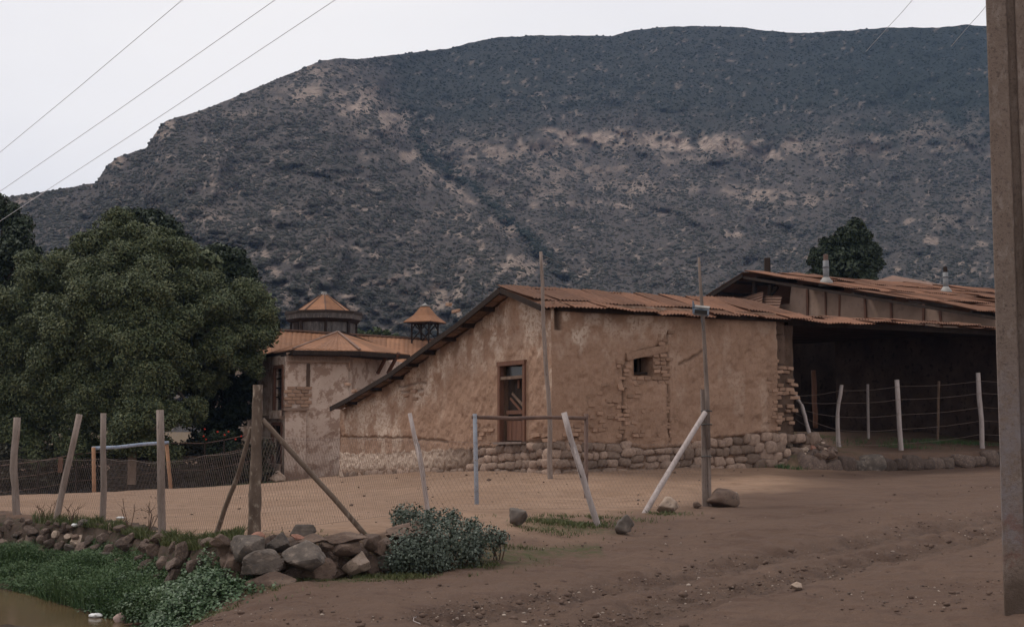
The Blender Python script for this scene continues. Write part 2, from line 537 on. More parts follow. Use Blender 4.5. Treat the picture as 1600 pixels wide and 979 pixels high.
# ------------------------------------------------------------------ terrain
class TPS:
    """thin plate surface through measured points"""
    def __init__(s, pts, lam=0.002):
        p = np.array([(q[0], q[1]) for q in pts], float)
        z = np.array([q[2] for q in pts], float)
        n = len(p)
        d = np.linalg.norm(p[:, None] - p[None], axis=2)
        K = np.where(d > 0, d * d * np.log(np.maximum(d, 1e-9)), 0) + lam * n * np.eye(n)
        Q = np.c_[np.ones(n), p]
        A = np.block([[K, Q], [Q.T, np.zeros((3, 3))]])
        s.w = np.linalg.solve(A, np.r_[z, 0, 0, 0])
        s.p = p
    def __call__(s, x, y):
        x, y = np.asarray(x, float), np.asarray(y, float)
        r = s.w[-3] + s.w[-2] * x + s.w[-1] * y
        for (a, b), w in zip(s.p, s.w[:-3]):
            d2 = (x - a) ** 2 + (y - b) ** 2
            r = r + w * 0.5 * d2 * np.log(np.maximum(d2, 1e-12))
        return r

FIELD = [(398, 834, 15.2), (27, 806, 22.9), (90, 813, 21.6), (162, 816, 20.6), (252, 838, 17.9), (147, 772, 36), (265, 766, 37.5),
         (527, 746, 38.8), (445, 750, 45.5), (200, 775, 44), (0, 785, 42), (862, 741, 28), (1215, 729, 31.2),
         (744, 788, 23), (915, 779, 24.2), (669, 797, 20.4), (935, 820, 19.4), (1105, 791, 22.9), (1010, 799, 21.5),
         (600, 770, 27), (480, 832, 15.6), (600, 828, 16.4), (720, 822, 17.8), (330, 845, 16.2)]
ROAD = [(800, 979, 11.5), (1200, 979, 11.7), (1585, 958, 12.6), (1200, 860, 17.4), (1500, 800, 21), (1560, 750, 28), (1300, 745, 29.5),
        (1400, 740, 31.5), (1565, 726, 34.5), (820, 860, 17), (900, 900, 15), (760, 890, 15.4), (1250, 733, 31)]
FOOT = [(640, 893, 15.7), (352, 922, 14.25), (500, 908, 14.7), (450, 979, 11.4), (330, 979, 11.3)]
wp = lambda L: [tuple(P(*q)) for q in L]
NEAR = [(-12, 4, .05), (0, 3, 0), (12, 4, .05), (0, -6, 0), (14, 14, .25), (20, 22, .45), (22, 34, .6), (24, 48, .8), (0, 60, .3), (-20, 60, -.3), (-24, 40, -.3), (10, 60, .8)]
F_UP = TPS(wp(FIELD) + wp(ROAD) + [(-3, 11, .2), (-14, 27, .15), (-12, 22, .2)] + NEAR)
DITCH = [(250, 872, 17.2), (160, 868, 19.9), (60, 862, 22), (0, 856, 23.3), (0, 912, 18.9), (60, 924, 18.2), (130, 945, 17.0), (205, 966, 15.7), (260, 965, 14.6)]
BED = [(-6.6, 16.8, -.82), (-5.2, 15.6, -.82), (-4.6, 14.9, -.8), (-4.35, 13.9, -.76), (-4.4, 12.8, -.74), (-4.5, 11.4, -.72), (-8.5, 17.8, -.85), (-12, 19.8, -.85), (-16, 24, -.8), (-6.0, 14.5, -.42), (-7.2, 14.9, -.36), (-9, 15.9, -.38), (-6.6, 12.8, -.3), (-12, 17, -.3), (-3.25, 12.4, -.16), (-3.35, 13.4, -.26), (-3.1, 11.6, -.06), (-8, 10.5, .0), (-10, 24.5, -.35), (-13, 27, -.35)]
F_LO = TPS(wp(FOOT) + wp(DITCH) + BED + wp(ROAD) + NEAR + wp([(720, 850, 17.0), (860, 822, 18.6)]))
WATER_Z = -0.56

# foot of the low stone wall that holds up the field (left end ... corner ... right end)
EDGE = [P(-420, 790, 32), P(-150, 800, 26.5), P(0, 815, 23.0), P(160, 822, 20.2), P(250, 845, 17.35), P(345, 850, 14.75), P(480, 850, 15.1), P(600, 850, 15.85), P(672, 850, 16.5), P(1000, 850, 18.2), P(1300, 850, 20)]
EXY = np.array([(p.x, p.y) for p in EDGE])
def edge_sd(x, y):
    """signed distance to the wall line: positive on the field side"""
    x, y = np.broadcast_arrays(np.asarray(x, float), np.asarray(y, float))
    best = np.full(x.shape, 1e9); sg = np.ones(x.shape)
    for (ax, ay), (bx, by) in zip(EXY[:-1], EXY[1:]):
        dx, dy = bx - ax, by - ay
        t = np.clip(((x - ax) * dx + (y - ay) * dy) / (dx * dx + dy * dy), 0, 1)
        d = np.hypot(x - ax - t * dx, y - ay - t * dy)
        cr = dx * (y - ay) - dy * (x - ax)
        b = d < best
        sg = np.where(b, np.sign(cr), sg)
        best = np.where(b, d, best)
    return best * sg

WPOLY = np.array([(-18, 33), (-10, 22.5), (-7.5, 18.8), (-6.65, 17.96), (-5.6, 16.7), (-4.66, 15.67), (-4.05, 15.0), (-3.85, 14), (-3.85, 10.5), (-4.8, 10.5), (-4.95, 13.5), (-5.31, 14.95), (-6.19, 15.47), (-9, 17.3), (-18, 25)])
def water_sd(x, y):
    """distance to the edge of the ditch water, positive inside"""
    x, y = np.broadcast_arrays(np.asarray(x, float), np.asarray(y, float))
    best = np.full(x.shape, 1e9); ins = np.zeros(x.shape, bool)
    for (ax, ay), (bx, by) in zip(WPOLY, np.roll(WPOLY, -1, 0)):
        dx, dy = bx - ax, by - ay
        t = np.clip(((x - ax) * dx + (y - ay) * dy) / (dx * dx + dy * dy), 0, 1)
        best = np.minimum(best, np.hypot(x - ax - t * dx, y - ay - t * dy))
        c = ((ay > y) != (by > y)) & (x < dx * (y - ay) / (dy + 1e-12) + ax)
        ins ^= c
    return np.where(ins, best, -best)

KA, KB = P(1248, 730, 31.3), P(1600, 722, 35.0)
kdir = Vector((KB.x - KA.x, KB.y - KA.y, 0)).normalized()
def kerb_d(x, y):
    dx, dy = np.asarray(x) - KA.x, np.asarray(y) - KA.y
    return dx * kdir.x + dy * kdir.y, -dx * kdir.y + dy * kdir.x     # along, behind

RUTS = [[(P(700, 965, 12.0)), (P(950, 925, 14.0)), (P(1180, 875, 16.7)), (P(1400, 838, 18.7)), (P(1565, 806, 20.6)), P(1750, 775, 23)],
        [(P(930, 979, 11.6)), (P(1120, 925, 14)), (P(1330, 880, 16.3)), (P(1565, 832, 18.9)), P(1750, 800, 21)],
        [P(1000, 830, 19), P(1250, 800, 21.5), P(1560, 765, 26)]]
def rut_f(x, y, w):
    r = np.zeros(np.broadcast(x, y).shape)
    for k, L in enumerate(RUTS):
        for a, b in zip(L[:-1], L[1:]):
            dx, dy = b.x - a.x, b.y - a.y
            t = np.clip(((x - a.x) * dx + (y - a.y) * dy) / (dx * dx + dy * dy), 0, 1)
            d = np.hypot(x - a.x - t * dx, y - a.y - t * dy)
            r = np.maximum(r, np.exp(-(d / w) ** 2) * (1 if k < 2 else .35))
    return r

def ground_parts(x, y):
    x, y = np.asarray(x, float), np.asarray(y, float)
    sd = edge_sd(x, y)
    k = sstep(-.28, .12, sd)
    z = F_LO(x, y) * (1 - k) + F_UP(x, y) * k
    al, be = kerb_d(x, y)
    tz = 0.97 + 0.085 * np.clip(be, -1, 5)
    kk = sstep(-.1, .12, be) * sstep(-.6, .1, al)
    z = z * (1 - kk) + tz * kk
    wsd = water_sd(x, y) + .05 * fbm(x * 1.7, y * 1.7, seed=15, oct=3)
    lowside = sd < -.3
    z = np.where(lowside & (wsd > 0), np.minimum(z, WATER_Z - .03 - .25 * sstep(0, .5, wsd)), z)
    z = np.where(lowside & (wsd <= 0) & (wsd > -2), np.maximum(z, WATER_Z + .025 + .12 * np.minimum(-wsd, .5)), z)
    far = np.maximum(sstep(42, 62, y), sstep(20, 34, np.abs(x)))
    far = np.maximum(far, sstep(-2, -12, y))
    z = z * (1 - far) + np.where(x > 4, .4, -.4) * 0 + far * (-.35)
    fieldm = sstep(-.05, .35, sd + .35 * fbm(x * .8, y * .8, seed=5, oct=3))
    return z, sd, fieldm, kk

def Gz(x, y):
    return float(ground_parts(np.array([x]), np.array([y]))[0][0])

def build_ground():
    ys = np.r_[-40, -15, -4, 1, 4, 6.5, np.geomspace(8, 62, 420), 70, 90, 130, 250, 600, 1500, 4000]
    us = np.r_[-60, -20, -8, -3, -1.6, -1.0, -.75, np.linspace(-.58, .58, 400), .75, 1.0, 1.6, 3, 8, 20, 60]
    Y, U = np.meshgrid(ys, us, indexing='ij')
    X = np.clip(U * np.maximum(Y, 8.0), -4200, 4200)
    X = U * np.where(Y < 70, np.maximum(Y, 8.0), np.maximum(Y, 8.0))
    z, sd, fm, kk = ground_parts(X, Y)
    near = (Y < 60) & (np.abs(X) < 30)
    r = rut_f(X, Y, .38) * (1 - fm * sstep(17, 15, Y) * 0)
    fmask = fm
    lumpy = np.where(near, 1.0, 0.0)
    z = z + lumpy * (.012 * fbm(X * 2.2, Y * 2.2, seed=1, oct=4) + .03 * fbm(X * .5, Y * .5, seed=2, oct=3))
    roadness = (1 - fmask)
    z = z + lumpy * roadness * (.022 * fbm(X * 4, Y * 4, seed=3, oct=4) + .012 * np.abs(fbm(X * 9, Y * 9, seed=6, oct=2)))
    berm = rut_f(X, Y, .62) - r
    z = z - lumpy * r * (.11 - .07 * fbm(X * 5, Y * 5, seed=4, oct=3)) + lumpy * roadness * berm * (.05 + .06 * fbm(X * 3.2, Y * 3.2, seed=7, oct=4))
    # attributes
    # the road takes over from the sandy field along a ragged line right of the bush
    a, b = P(760, 830, 17.6), P(1260, 745, 29)
    dl = (b - a); cr = dl.x * (Y - a.y) - dl.y * (X - a.x)
    dlen = cr / math.hypot(dl.x, dl.y)
    fld = np.minimum(fmask, sstep(-1.3, 1.0, dlen + .8 * fbm(X * .45, Y * .45, seed=8, oct=4)))
    fld = np.where(kk > .3, .12, fld)
    fld = np.where(Y > 45, .4, fld)
    grn = sstep(.75, .1, np.abs(sd + .45)) * (X > -3.6) * (X < 1.2) * .9
    grn = np.maximum(grn, sstep(.9, .1, np.hypot((X - P(890, 818, 19).x) / 1.3, (Y - 19.0) / .55)) * .9)
    grn = np.maximum(grn, sstep(1.0, .2, np.hypot(X + .3, (Y - 16.0) / .8)) * .7)
    grn = np.maximum(grn, sstep(.2, .6, fbm(X * .6, Y * .6, seed=14, oct=4)) * kk * 1.1)
    grn = np.maximum(grn, np.where((sd < 0) & (X < -3.2) & (Y > 14), .7, 0))
    wet = sstep(WATER_Z + .14, WATER_Z + .02, z) * near
    g = np.where(Y > 62, .6, grn)
    n0, n1 = Y.shape
    idx = np.arange(n0 * n1).reshape(n0, n1)
    faces = np.stack([idx[:-1, :-1], idx[:-1, 1:], idx[1:, 1:], idx[1:, :-1]], -1).reshape(-1, 4)
    o = part('ground', np.stack([X, Y, z], -1).reshape(-1, 3), faces, M_DIRT, None, True,
             {'field': fld, 'green': g, 'rut': r * roadness, 'wet': wet})
    tag(o, kind='structure')
    # ditch water, a sheet inside the channel
    wv = [(-40, 20.5), (-22, 12), (-9, 9.5), (-3.5, 9.5), (-3.3, 14.2), (-4.3, 16.4), (-7.5, 20), (-11, 24), (-20, 30), (-40, 36)]
    tag(part('water', [(x, y, WATER_Z) for x, y in wv], [tuple(range(len(wv)))], M_WATER), kind='structure')
build_ground()

# ------------------------------------------------------------------ mountain
SKY = [(-700, 420), (-400, 372), (-200, 335), (0, 309), (60, 301), (115, 292), (150, 285), (165, 262), (182, 246), (205, 239), (228, 232), (243, 208), (258, 189), (275, 184), (310, 174), (360, 155), (420, 129),
       (470, 108), (505, 94), (535, 91), (560, 93), (640, 83), (700, 76), (740, 66), (780, 58), (860, 55), (920, 56), (955, 57), (990, 48), (1040, 42), (1100, 41), (1160, 43), (1200, 48), (1250, 52), (1320, 48), (1400, 43),
       (1460, 44), (1510, 39), (1560, 42), (1700, 60), (1900, 58), (2200, 90), (2600, 140)]
GUL = [(585, 60), (600, 150), (628, 205), (650, 240), (700, 280), (760, 335), (815, 385), (870, 440), (960, 560), (1040, 680)]
def build_mountain():
    px = np.r_[np.linspace(-700, -60, 60)[:-1], np.linspace(-60, 1660, 440), np.linspace(1660, 2600, 70)[1:]]
    sky = np.interp(px, [s[0] for s in SKY], [s[1] for s in SKY])
    sky = sky + .7 * fbm(px * .09, 0 * px, seed=21, oct=3)
    nv = 250
    w = np.linspace(0, 1, nv)
    PX, W = np.meshgrid(px, w, indexing='xy')
    PY = 676 + (sky[None, :] - 676) * W
    Ytop = np.interp(px, [-700, 0, 160, 300, 520, 700, 1000, 1500, 2600], [420, 430, 440, 470, 560, 690, 740, 720, 700])
    Y = 185 + (Ytop[None, :] - 185) * W ** 1.35
    # rock bands stand steeper than the slopes above and below them
    gx = np.interp(PY, [g[1] for g in GUL], [g[0] for g in GUL])
    side = PX - gx + 9 * fbm(PX * .02, PY * .02, seed=31, oct=3)
    right = sstep(-25, 45, side)
    spur = (1 - right) * sstep(95, 190, PY)
    Y = Y - spur * 55 * sstep(640, 420, PY)
    valley = np.exp(-(side / 20) ** 2) * sstep(110, 190, PY) * sstep(600, 430, PY)
    Y = Y + valley * 40
    band = 226 + 8 * np.sin(PX * .011) + 6 * fbm(PX * .012, 0, seed=33, oct=3)
    cliff = right * sstep(22, 8, np.abs(PY - band)) * sstep(640, 720, PX)
    Y = Y + 9 * right * sstep(band - 13, band + 13, PY) * sstep(420, 270, PY) * sstep(600, 760, PX)
    # buttresses and gullies that run down the slope
    rid = fbm(PX * .011 + 1.2 * fbm(PX * .006, PY * .01, seed=41), PY * .0035, seed=40, oct=4)
    Y = Y - 9 * rid * sstep(.02, .3, W) * (1 - .75 * sstep(.8, 1, W))
    Y = Y + 3.2 * fbm(PX * .06, PY * .085, seed=42, oct=4) * sstep(0, .1, W)
    col = fbm(PX * .085, PY * .012, seed=43, oct=3)
    Y = Y + cliff * 4 * col
    d = np.stack([(PX - 800) / FPX, CP - (489.5 - PY) / FPX * SP, SP + (489.5 - PY) / FPX * CP], -1)
    V = np.array([0, 0, CAM_H]) + d * (Y / d[..., 1])[..., None]
    # back side
    top = V[-1]
    rows = [V]
    for k, (dy, dz) in enumerate([(25, -1.5), (90, -20), (260, -90), (600, -240)]):
        q = top.copy(); q[:, 0] *= 1 + dy / top[:, 1]; q[:, 1] += dy; q[:, 2] = np.maximum(q[:, 2] + dz, -2)
        rows.append(q[None])
    V = np.concatenate(rows, 0)
    # rock mask: pale cliff band, spur rocks, scattered outcrops
    n = fbm(PX * .02, PY * .05, seed=50, oct=5)
    n2 = fbm(PX * .06, PY * .09, seed=51, oct=4)
    rock = np.zeros_like(PX)
    def blob(x0, y0, rx, ry, s=1.0, rot=0.0):
        dx, dy = PX - x0, PY - y0
        c, t = math.cos(rot), math.sin(rot)
        return s * sstep(1.25, .3, np.hypot((dx * c + dy * t) / rx, (-dx * t + dy * c) / ry) + .45 * n)
    for a in [(560, 155, 60, 28, 1.0, .3), (610, 185, 26, 40, .9, -.5), (634, 232, 14, 44, 1.0, -.2), (575, 205, 25, 30, .45), (470, 148, 45, 18, .75), (400, 178, 60, 10, .45), (255, 200, 20, 18, .8), (185, 250, 14, 12, .7), (515, 110, 50, 14, .5),
              (930, 215, 90, 13, 1.0, .06), (1050, 228, 110, 13, .95, .05), (1150, 228, 90, 12, .8), (800, 238, 110, 14, .7), (700, 235, 45, 16, .6), (870, 265, 90, 20, .5), (1010, 290, 60, 16, .6), (820, 300, 90, 12, .4), (930, 318, 60, 8, .7), (1190, 305, 60, 16, .75, .1), (1250, 310, 40, 12, .6),
              (1290, 225, 60, 24, .38), (1450, 205, 45, 32, .5), (1520, 200, 40, 30, .35), (1390, 240, 40, 8, .6), (1500, 330, 50, 22, .4, -.6), (660, 270, 12, 30, .6, -.7), (720, 305, 10, 36, .55, -.8), (800, 365, 9, 26, .8, -.5), (565, 388, 14, 6, .8), (590, 400, 16, 5, .5), (1330, 180, 30, 4, .4), (1140, 95, 16, 2.5, .7), (350, 340, 60, 30, .2), (540, 463, 12, 3, .9)]:
        rock = np.maximum(rock, blob(*a))
    n3 = fbm(PX * .16, PY * .2, seed=52, oct=4)
    gl_ = np.exp(-((side + 4 + 5 * n2) / 5.5) ** 2) * sstep(170, 220, PY) * sstep(430, 330, PY)
    rock = np.maximum(rock, 1.0 * gl_)
    for yb, amp_, x0_, x1_ in ((258, .55, 640, 1260), (282, .45, 700, 1200), (205, .4, 640, 1000), (325, .4, 760, 1300), (178, .3, 300, 560), (152, .35, 600, 1000)):
        yy = yb + 7 * np.sin(PX * .009 + yb) + 6 * fbm(PX * .015, 0 * PX + yb, seed=53, oct=3)
        rock = np.maximum(rock, amp_ * np.exp(-((PY - yy) / 5) ** 2) * sstep(-.2, .5, fbm(PX * .02, 0 * PX + yb * .3, seed=54, oct=3)) * (PX > x0_) * (PX < x1_))
    rock = np.maximum(rock, cliff * np.interp(PX, [640, 760, 850, 1240, 1300, 1600], [.1, .5, .95, .9, .4, .45]) * sstep(-.6, .3, col + .5 * n3))
    rock = rock * sstep(-.5, .5, n2 + .25 + .6 * n3)
    rock = np.maximum(rock, .6 * sstep(.75, 1.05, n3 + .4 * n2))
    rock = np.maximum(rock, .75 * sstep(.85, 1.15, n2 + .5 * n + .25 * (1 - right)) * sstep(1, .6, W * 1.0 + .1))
    green = right * sstep(250, 150, PY + 30 * n) * .9 + right * .35 * sstep(1100, 1500, PX) + .25 * sstep(440, 520, PY)
    green = np.maximum(green, .8 * np.exp(-((side - 24 + 6 * n2) / 12) ** 2) * sstep(150, 220, PY) * sstep(500, 380, PY))
    green = green * (1 - rock)
    pad = np.zeros((4, len(px)))
    n0, n1 = V.shape[:2]
    idx = np.arange(n0 * n1).reshape(n0, n1)
    faces = np.stack([idx[:-1, :-1], idx[:-1, 1:], idx[1:, 1:], idx[1:, :-1]], -1).reshape(-1, 4)
    tag(part('mountain', V.reshape(-1, 3), faces, M_MOUNT, None, True,
             {'rock': np.concatenate([rock, pad]), 'green': np.concatenate([green, pad])}), kind='structure')
    # scrub: one point per shrub, instanced as low lumpy bushes
    N = 270000
    rs = np.random.RandomState(3)
    fx = rs.uniform(0, n1 - 1.001, N); fy = rs.beta(1.0, 1.0, N) * (nv - 1.001)
    ix, iy = fx.astype(int), fy.astype(int)
    a, b = (fx - ix)[:, None], (fy - iy)[:, None]
    pts = V[iy, ix] * (1 - a) * (1 - b) + V[iy, ix + 1] * a * (1 - b) + V[iy + 1, ix] * (1 - a) * b + V[iy + 1, ix + 1] * a * b
    rk = rock[iy, ix]; gr = green[iy, ix]; Wp = w[iy]
    keep = rs.rand(N) < np.clip(.66 + .34 * gr - .6 * rk + .5 * fbm(PX[iy, ix] * .03, PY[iy, ix] * .05, seed=61, oct=3), .05, 1)
    gline = np.exp(-((side[iy, ix] - 22) / 13) ** 2) * sstep(150, 220, PY[iy, ix]) * sstep(480, 380, PY[iy, ix])
    clf = cliff[iy, ix]
    keep &= (rs.rand(N) > .75 * clf * (1 - gr))
    keep |= (rs.rand(N) < .8 * gline)
    keep &= (PX[iy, ix] > -150) & (PX[iy, ix] < 1750) & (pts[:, 2] > 4)
    pts, Wp, gr, gline = pts[keep], Wp[keep], gr[keep], gline[keep]
    gr = np.maximum(gr, gline)
    sc = (.2 + .7 * rs.rand(len(pts)) ** 3.6) * (pts[:, 1] / 430) ** .55 * (1 - .25 * gr) * (1 + .7 * gline)
    me = bpy.data.meshes.new('mountain_scrub')
    me.vertices.add(len(pts)); me.vertices.foreach_set('co', pts.astype(np.float32).ravel())
    ag = me.attributes.new('gr', 'FLOAT', 'POINT'); ag.data.foreach_set('value', gr.astype(np.float32))
    at = me.attributes.new('scl', 'FLOAT', 'POINT'); at.data.foreach_set('value', sc.astype(np.float32))
    ro = me.attributes.new('rot', 'FLOAT_VECTOR', 'POINT')
    rv = np.zeros((len(pts), 3), np.float32); rv[:, 2] = rs.uniform(0, 6.28, len(pts)); rv[:, :2] = rs.uniform(-.25, .25, (len(pts), 2))
    ro.data.foreach_set('vector', rv.ravel())
    o = bpy.data.objects.new('mountain_scrub', me); COL.objects.link(o)
    tag(o, kind='stuff')
    t = bpy.data.node_groups.new('scrub_nodes', 'GeometryNodeTree')
    t.interface.new_socket('Geometry', in_out='INPUT', socket_type='NodeSocketGeometry')
    t.interface.new_socket('Geometry', in_out='OUTPUT', socket_type='NodeSocketGeometry')
    gi, go = t.nodes.new('NodeGroupInput'), t.nodes.new('NodeGroupOutput')
    ico = t.nodes.new('GeometryNodeMeshIcoSphere'); ico.inputs['Radius'].default_value = 1.0; ico.inputs['Subdivisions'].default_value = 2
    sp = t.nodes.new('GeometryNodeSetPosition')
    nz = t.nodes.new('ShaderNodeTexNoise'); nz.inputs['Scale'].default_value = 2.1; nz.inputs['Detail'].default_value = 3
    mp = t.nodes.new('ShaderNodeVectorMath'); mp.operation = 'MULTIPLY_ADD'
    mp.inputs[1].default_value = (1.3, 1.3, 1.1); mp.inputs[2].default_value = (-.65, -.65, -.5)
    t.links.new(nz.outputs['Color'], mp.inputs[0]); t.links.new(mp.outputs[0], sp.inputs['Offset'])
    t.links.new(ico.outputs['Mesh'], sp.inputs['Geometry'])
    tr = t.nodes.new('GeometryNodeTransform'); tr.inputs['Scale'].default_value = (1, 1, .7)
    t.links.new(sp.outputs[0], tr.inputs['Geometry'])
    sm = t.nodes.new('GeometryNodeSetMaterial'); sm.inputs['Material'].default_value = M_SHRUB_MAT
    t.links.new(tr.outputs[0], sm.inputs['Geometry'])
    ip = t.nodes.new('GeometryNodeInstanceOnPoints')
    t.links.new(gi.outputs[0], ip.inputs['Points']); t.links.new(sm.outputs[0], ip.inputs['Instance'])
    na = t.nodes.new('GeometryNodeInputNamedAttribute'); na.data_type = 'FLOAT'; na.inputs['Name'].default_value = 'scl'
    nr = t.nodes.new('GeometryNodeInputNamedAttribute'); nr.data_type = 'FLOAT_VECTOR'; nr.inputs['Name'].default_value = 'rot'
    t.links.new(na.outputs[0], ip.inputs['Scale']); t.links.new(nr.outputs[0], ip.inputs['Rotation'])
    t.links.new(ip.outputs[0], go.inputs[0])
    md = o.modifiers.new('scrub', 'NODES'); md.node_group = t
def make_shrub_mat():
    m = NT("mountain_shrub_foliage", .9, .1)
    r = m.n('ShaderNodeValToRGB')
    e = r.color_ramp.elements
    e[0].position = 0; e[0].color = (.05, .05, .043, 1)
    e[1].position = 1; e[1].color = (.108, .1, .088, 1)
    x = e.new(.6); x.color = (.07, .07, .058, 1)
    m.link(m.rnd_obj(), r.inputs[0])
    ga = m.n('ShaderNodeAttribute', attribute_name='gr'); ga.attribute_type = 'INSTANCER'
    m.col(m.mix(ga.outputs['Fac'], r.outputs[0], m.mix(.75, r.outputs[0], (.016, .027, .021))))
    m.bump(m.noise(3, 4, .8), .9, .5)
    return m.m
M_SHRUB_MAT = make_shrub_mat()
build_mountain()
# ------------------------------------------------------------------ shared piece meshes
def rock_data(seed, sub=2, cuts=9, cutd=(.55, .95), rough=.05, fine=0.0, boxy=0.0):
    """unit rock: a noisy ball flattened by random planes"""
    r = random.Random(seed)
    bm = bmesh.new()
    bmesh.ops.create_icosphere(bm, subdivisions=sub, radius=1.0)
    planes = []
    for _ in range(cuts):
        n = Vector((r.gauss(0, 1), r.gauss(0, 1), r.gauss(0, 1))).normalized()
        planes.append((n, r.uniform(*cutd)))
    off = Vector((r.uniform(0, 50), r.uniform(0, 50), r.uniform(0, 50)))
    for v in bm.verts:
        d = v.co.normalized()
        k = 1.0
        if boxy: k = ((abs(d.x) ** boxy + abs(d.y) ** boxy + abs(d.z) ** boxy) ** (-1 / boxy))
        for n, h in planes:
            c = d.dot(n)
            if c > 1e-3: k = min(k, h / c)
        k *= 1 + rough * mnoise.noise(d * 1.8 + off) + fine * mnoise.noise(d * 7 + off)
        v.co = d * k
    vs = [v.co.copy() for v in bm.verts]
    fs = [tuple(v.index for v in f.verts) for f in bm.faces]
    bm.free()
    lo = [min(v[i] for v in vs) for i in range(3)]; hi = [max(v[i] for v in vs) for i in range(3)]
    vs = [Vector([(v[i] - (lo[i] + hi[i]) / 2) / (hi[i] - lo[i]) for i in range(3)]) for v in vs]   # fills a unit box
    return vs, fs

def rock_variants(prefix, mats, n, flat=False, **kw):
    out = []
    for i in range(n):
        v, f = rock_data(hash_i(prefix) + i * 13, **kw)
        me = new_mesh(prefix, v, f, not flat)
        me.materials.append(mats[i % len(mats)])
        out.append(me)
    return out

def hash_i(s):
    return sum(ord(c) * (i + 1) for i, c in enumerate(s)) % 9973

ROT = lambda x, y, z: (Matrix.Rotation(z, 3, 'Z') @ Matrix.Rotation(y, 3, 'Y') @ Matrix.Rotation(x, 3, 'X'))
def frame(ax, ay, az):
    return Matrix((ax, ay, az)).transposed()

def block_variants(name, mats, n, jit=.2, p=4.4, cuts=3, noise_=.05):
    """irregular field-stone blocks: a skewed box with worn edges"""
    out = []
    for i in range(n):
        r = random.Random(hash_i(name) + i * 7)
        bm = bmesh.new()
        bmesh.ops.create_cube(bm, size=2.0)
        bmesh.ops.subdivide_edges(bm, edges=list(bm.edges), cuts=cuts, use_grid_fill=True)
        cj = {(a, b, c): Vector((r.uniform(-jit, jit), r.uniform(-jit, jit) * .6, r.uniform(-jit, jit))) * 2 for a in (0, 1) for b in (0, 1) for c in (0, 1)}
        off = Vector((r.uniform(0, 90), 0, 0))
        for v in bm.verts:
            q = v.co
            k = (abs(q.x) ** p + abs(q.y) ** p + abs(q.z) ** p) ** (1 / p)
            q = q / max(k, 1e-6) * max(abs(q.x), abs(q.y), abs(q.z))
            fx, fy, fz = (q.x + 1) / 2, (q.y + 1) / 2, (q.z + 1) / 2
            d = Vector((0, 0, 0))
            for (a, b, c), u in cj.items(): d += u * (fx if a else 1 - fx) * (fy if b else 1 - fy) * (fz if c else 1 - fz)
            v.co = (q + d) * (1 + noise_ * mnoise.noise(q * 1.6 + off)) + mnoise.noise_vector(q * 2.6 + off) * noise_
        vs = [v.co.copy() for v in bm.verts]; fs = [tuple(v.index for v in f.verts) for f in bm.faces]; bm.free()
        me = new_mesh(name, [v / 2 for v in vs], fs, True); me.materials.append(mats[i % len(mats)]); out.append(me)
    return out
BASE_STONES = block_variants('base_stone_mesh', [M_BASE_STONE], 14)
LIME_STONES = rock_variants('lime_stone_mesh', [M_PALE_RUBBLE], 7, sub=1, cuts=5, cutd=(.7, 1.05), rough=.25, boxy=4)
def brick_variants(n, mat):
    out = []
    for i in range(n):
        r = random.Random(100 + i)
        bm = bmesh.new()
        bmesh.ops.create_cube(bm, size=1.0)
        bmesh.ops.bevel(bm, geom=list(bm.edges) + list(bm.verts), offset=.11, segments=1, affect='EDGES')
        for v in bm.verts: v.co += Vector((r.uniform(-.06, .06), r.uniform(-.06, .06), r.uniform(-.06, .06)))
        me = bpy.data.meshes.new('adobe_brick_mesh'); bm.to_mesh(me); bm.free()
        me.materials.append(mat); out.append(me)
    return out
BRICKS = brick_variants(6, M_ADOBE_BRICK)

def sheet_mesh(name, w, l, waves, amp, mat, seed=0, rows=4, th=.004, sag=.0):
    """corrugated sheet, x across, y along the corrugations, lifted and dented a little"""
    r = random.Random(seed)
    nc = waves * 4 + 1
    vs, fs = [], []
    k1, k2, k3 = r.uniform(-1, 1), r.uniform(-1, 1), r.uniform(-1, 1)
    for layer in (0, 1):
        for j in range(rows + 1):
            for i in range(nc):
                x, y = i / (nc - 1) - .5, j / rows - .5
                z = amp * math.cos(i * math.pi / 2) + sag * (k1 * x * x + k2 * y * x + k3 * y * y * .8) + .004 * r.uniform(-1, 1)
                vs.append((x * w, y * l, z - layer * th))
    N = nc * (rows + 1)
    for j in range(rows):
        for i in range(nc - 1):
            a = j * nc + i
            fs.append((a, a + 1, a + nc + 1, a + nc))
            fs.append((N + a + nc, N + a + nc + 1, N + a + 1, N + a))
    for i in range(nc - 1):
        fs.append((i + 1, i, N + i, N + i + 1)); a = rows * nc + i
        fs.append((a, a + 1, N + a + 1, N + a))
    for j in range(rows):
        a = j * nc
        fs.append((a, a + nc, N + a + nc, N + a)); a = j * nc + nc - 1
        fs.append((a + nc, a, N + a, N + a + nc))
    me = new_mesh(name, vs, fs)
    me.materials.append(mat)
    return me

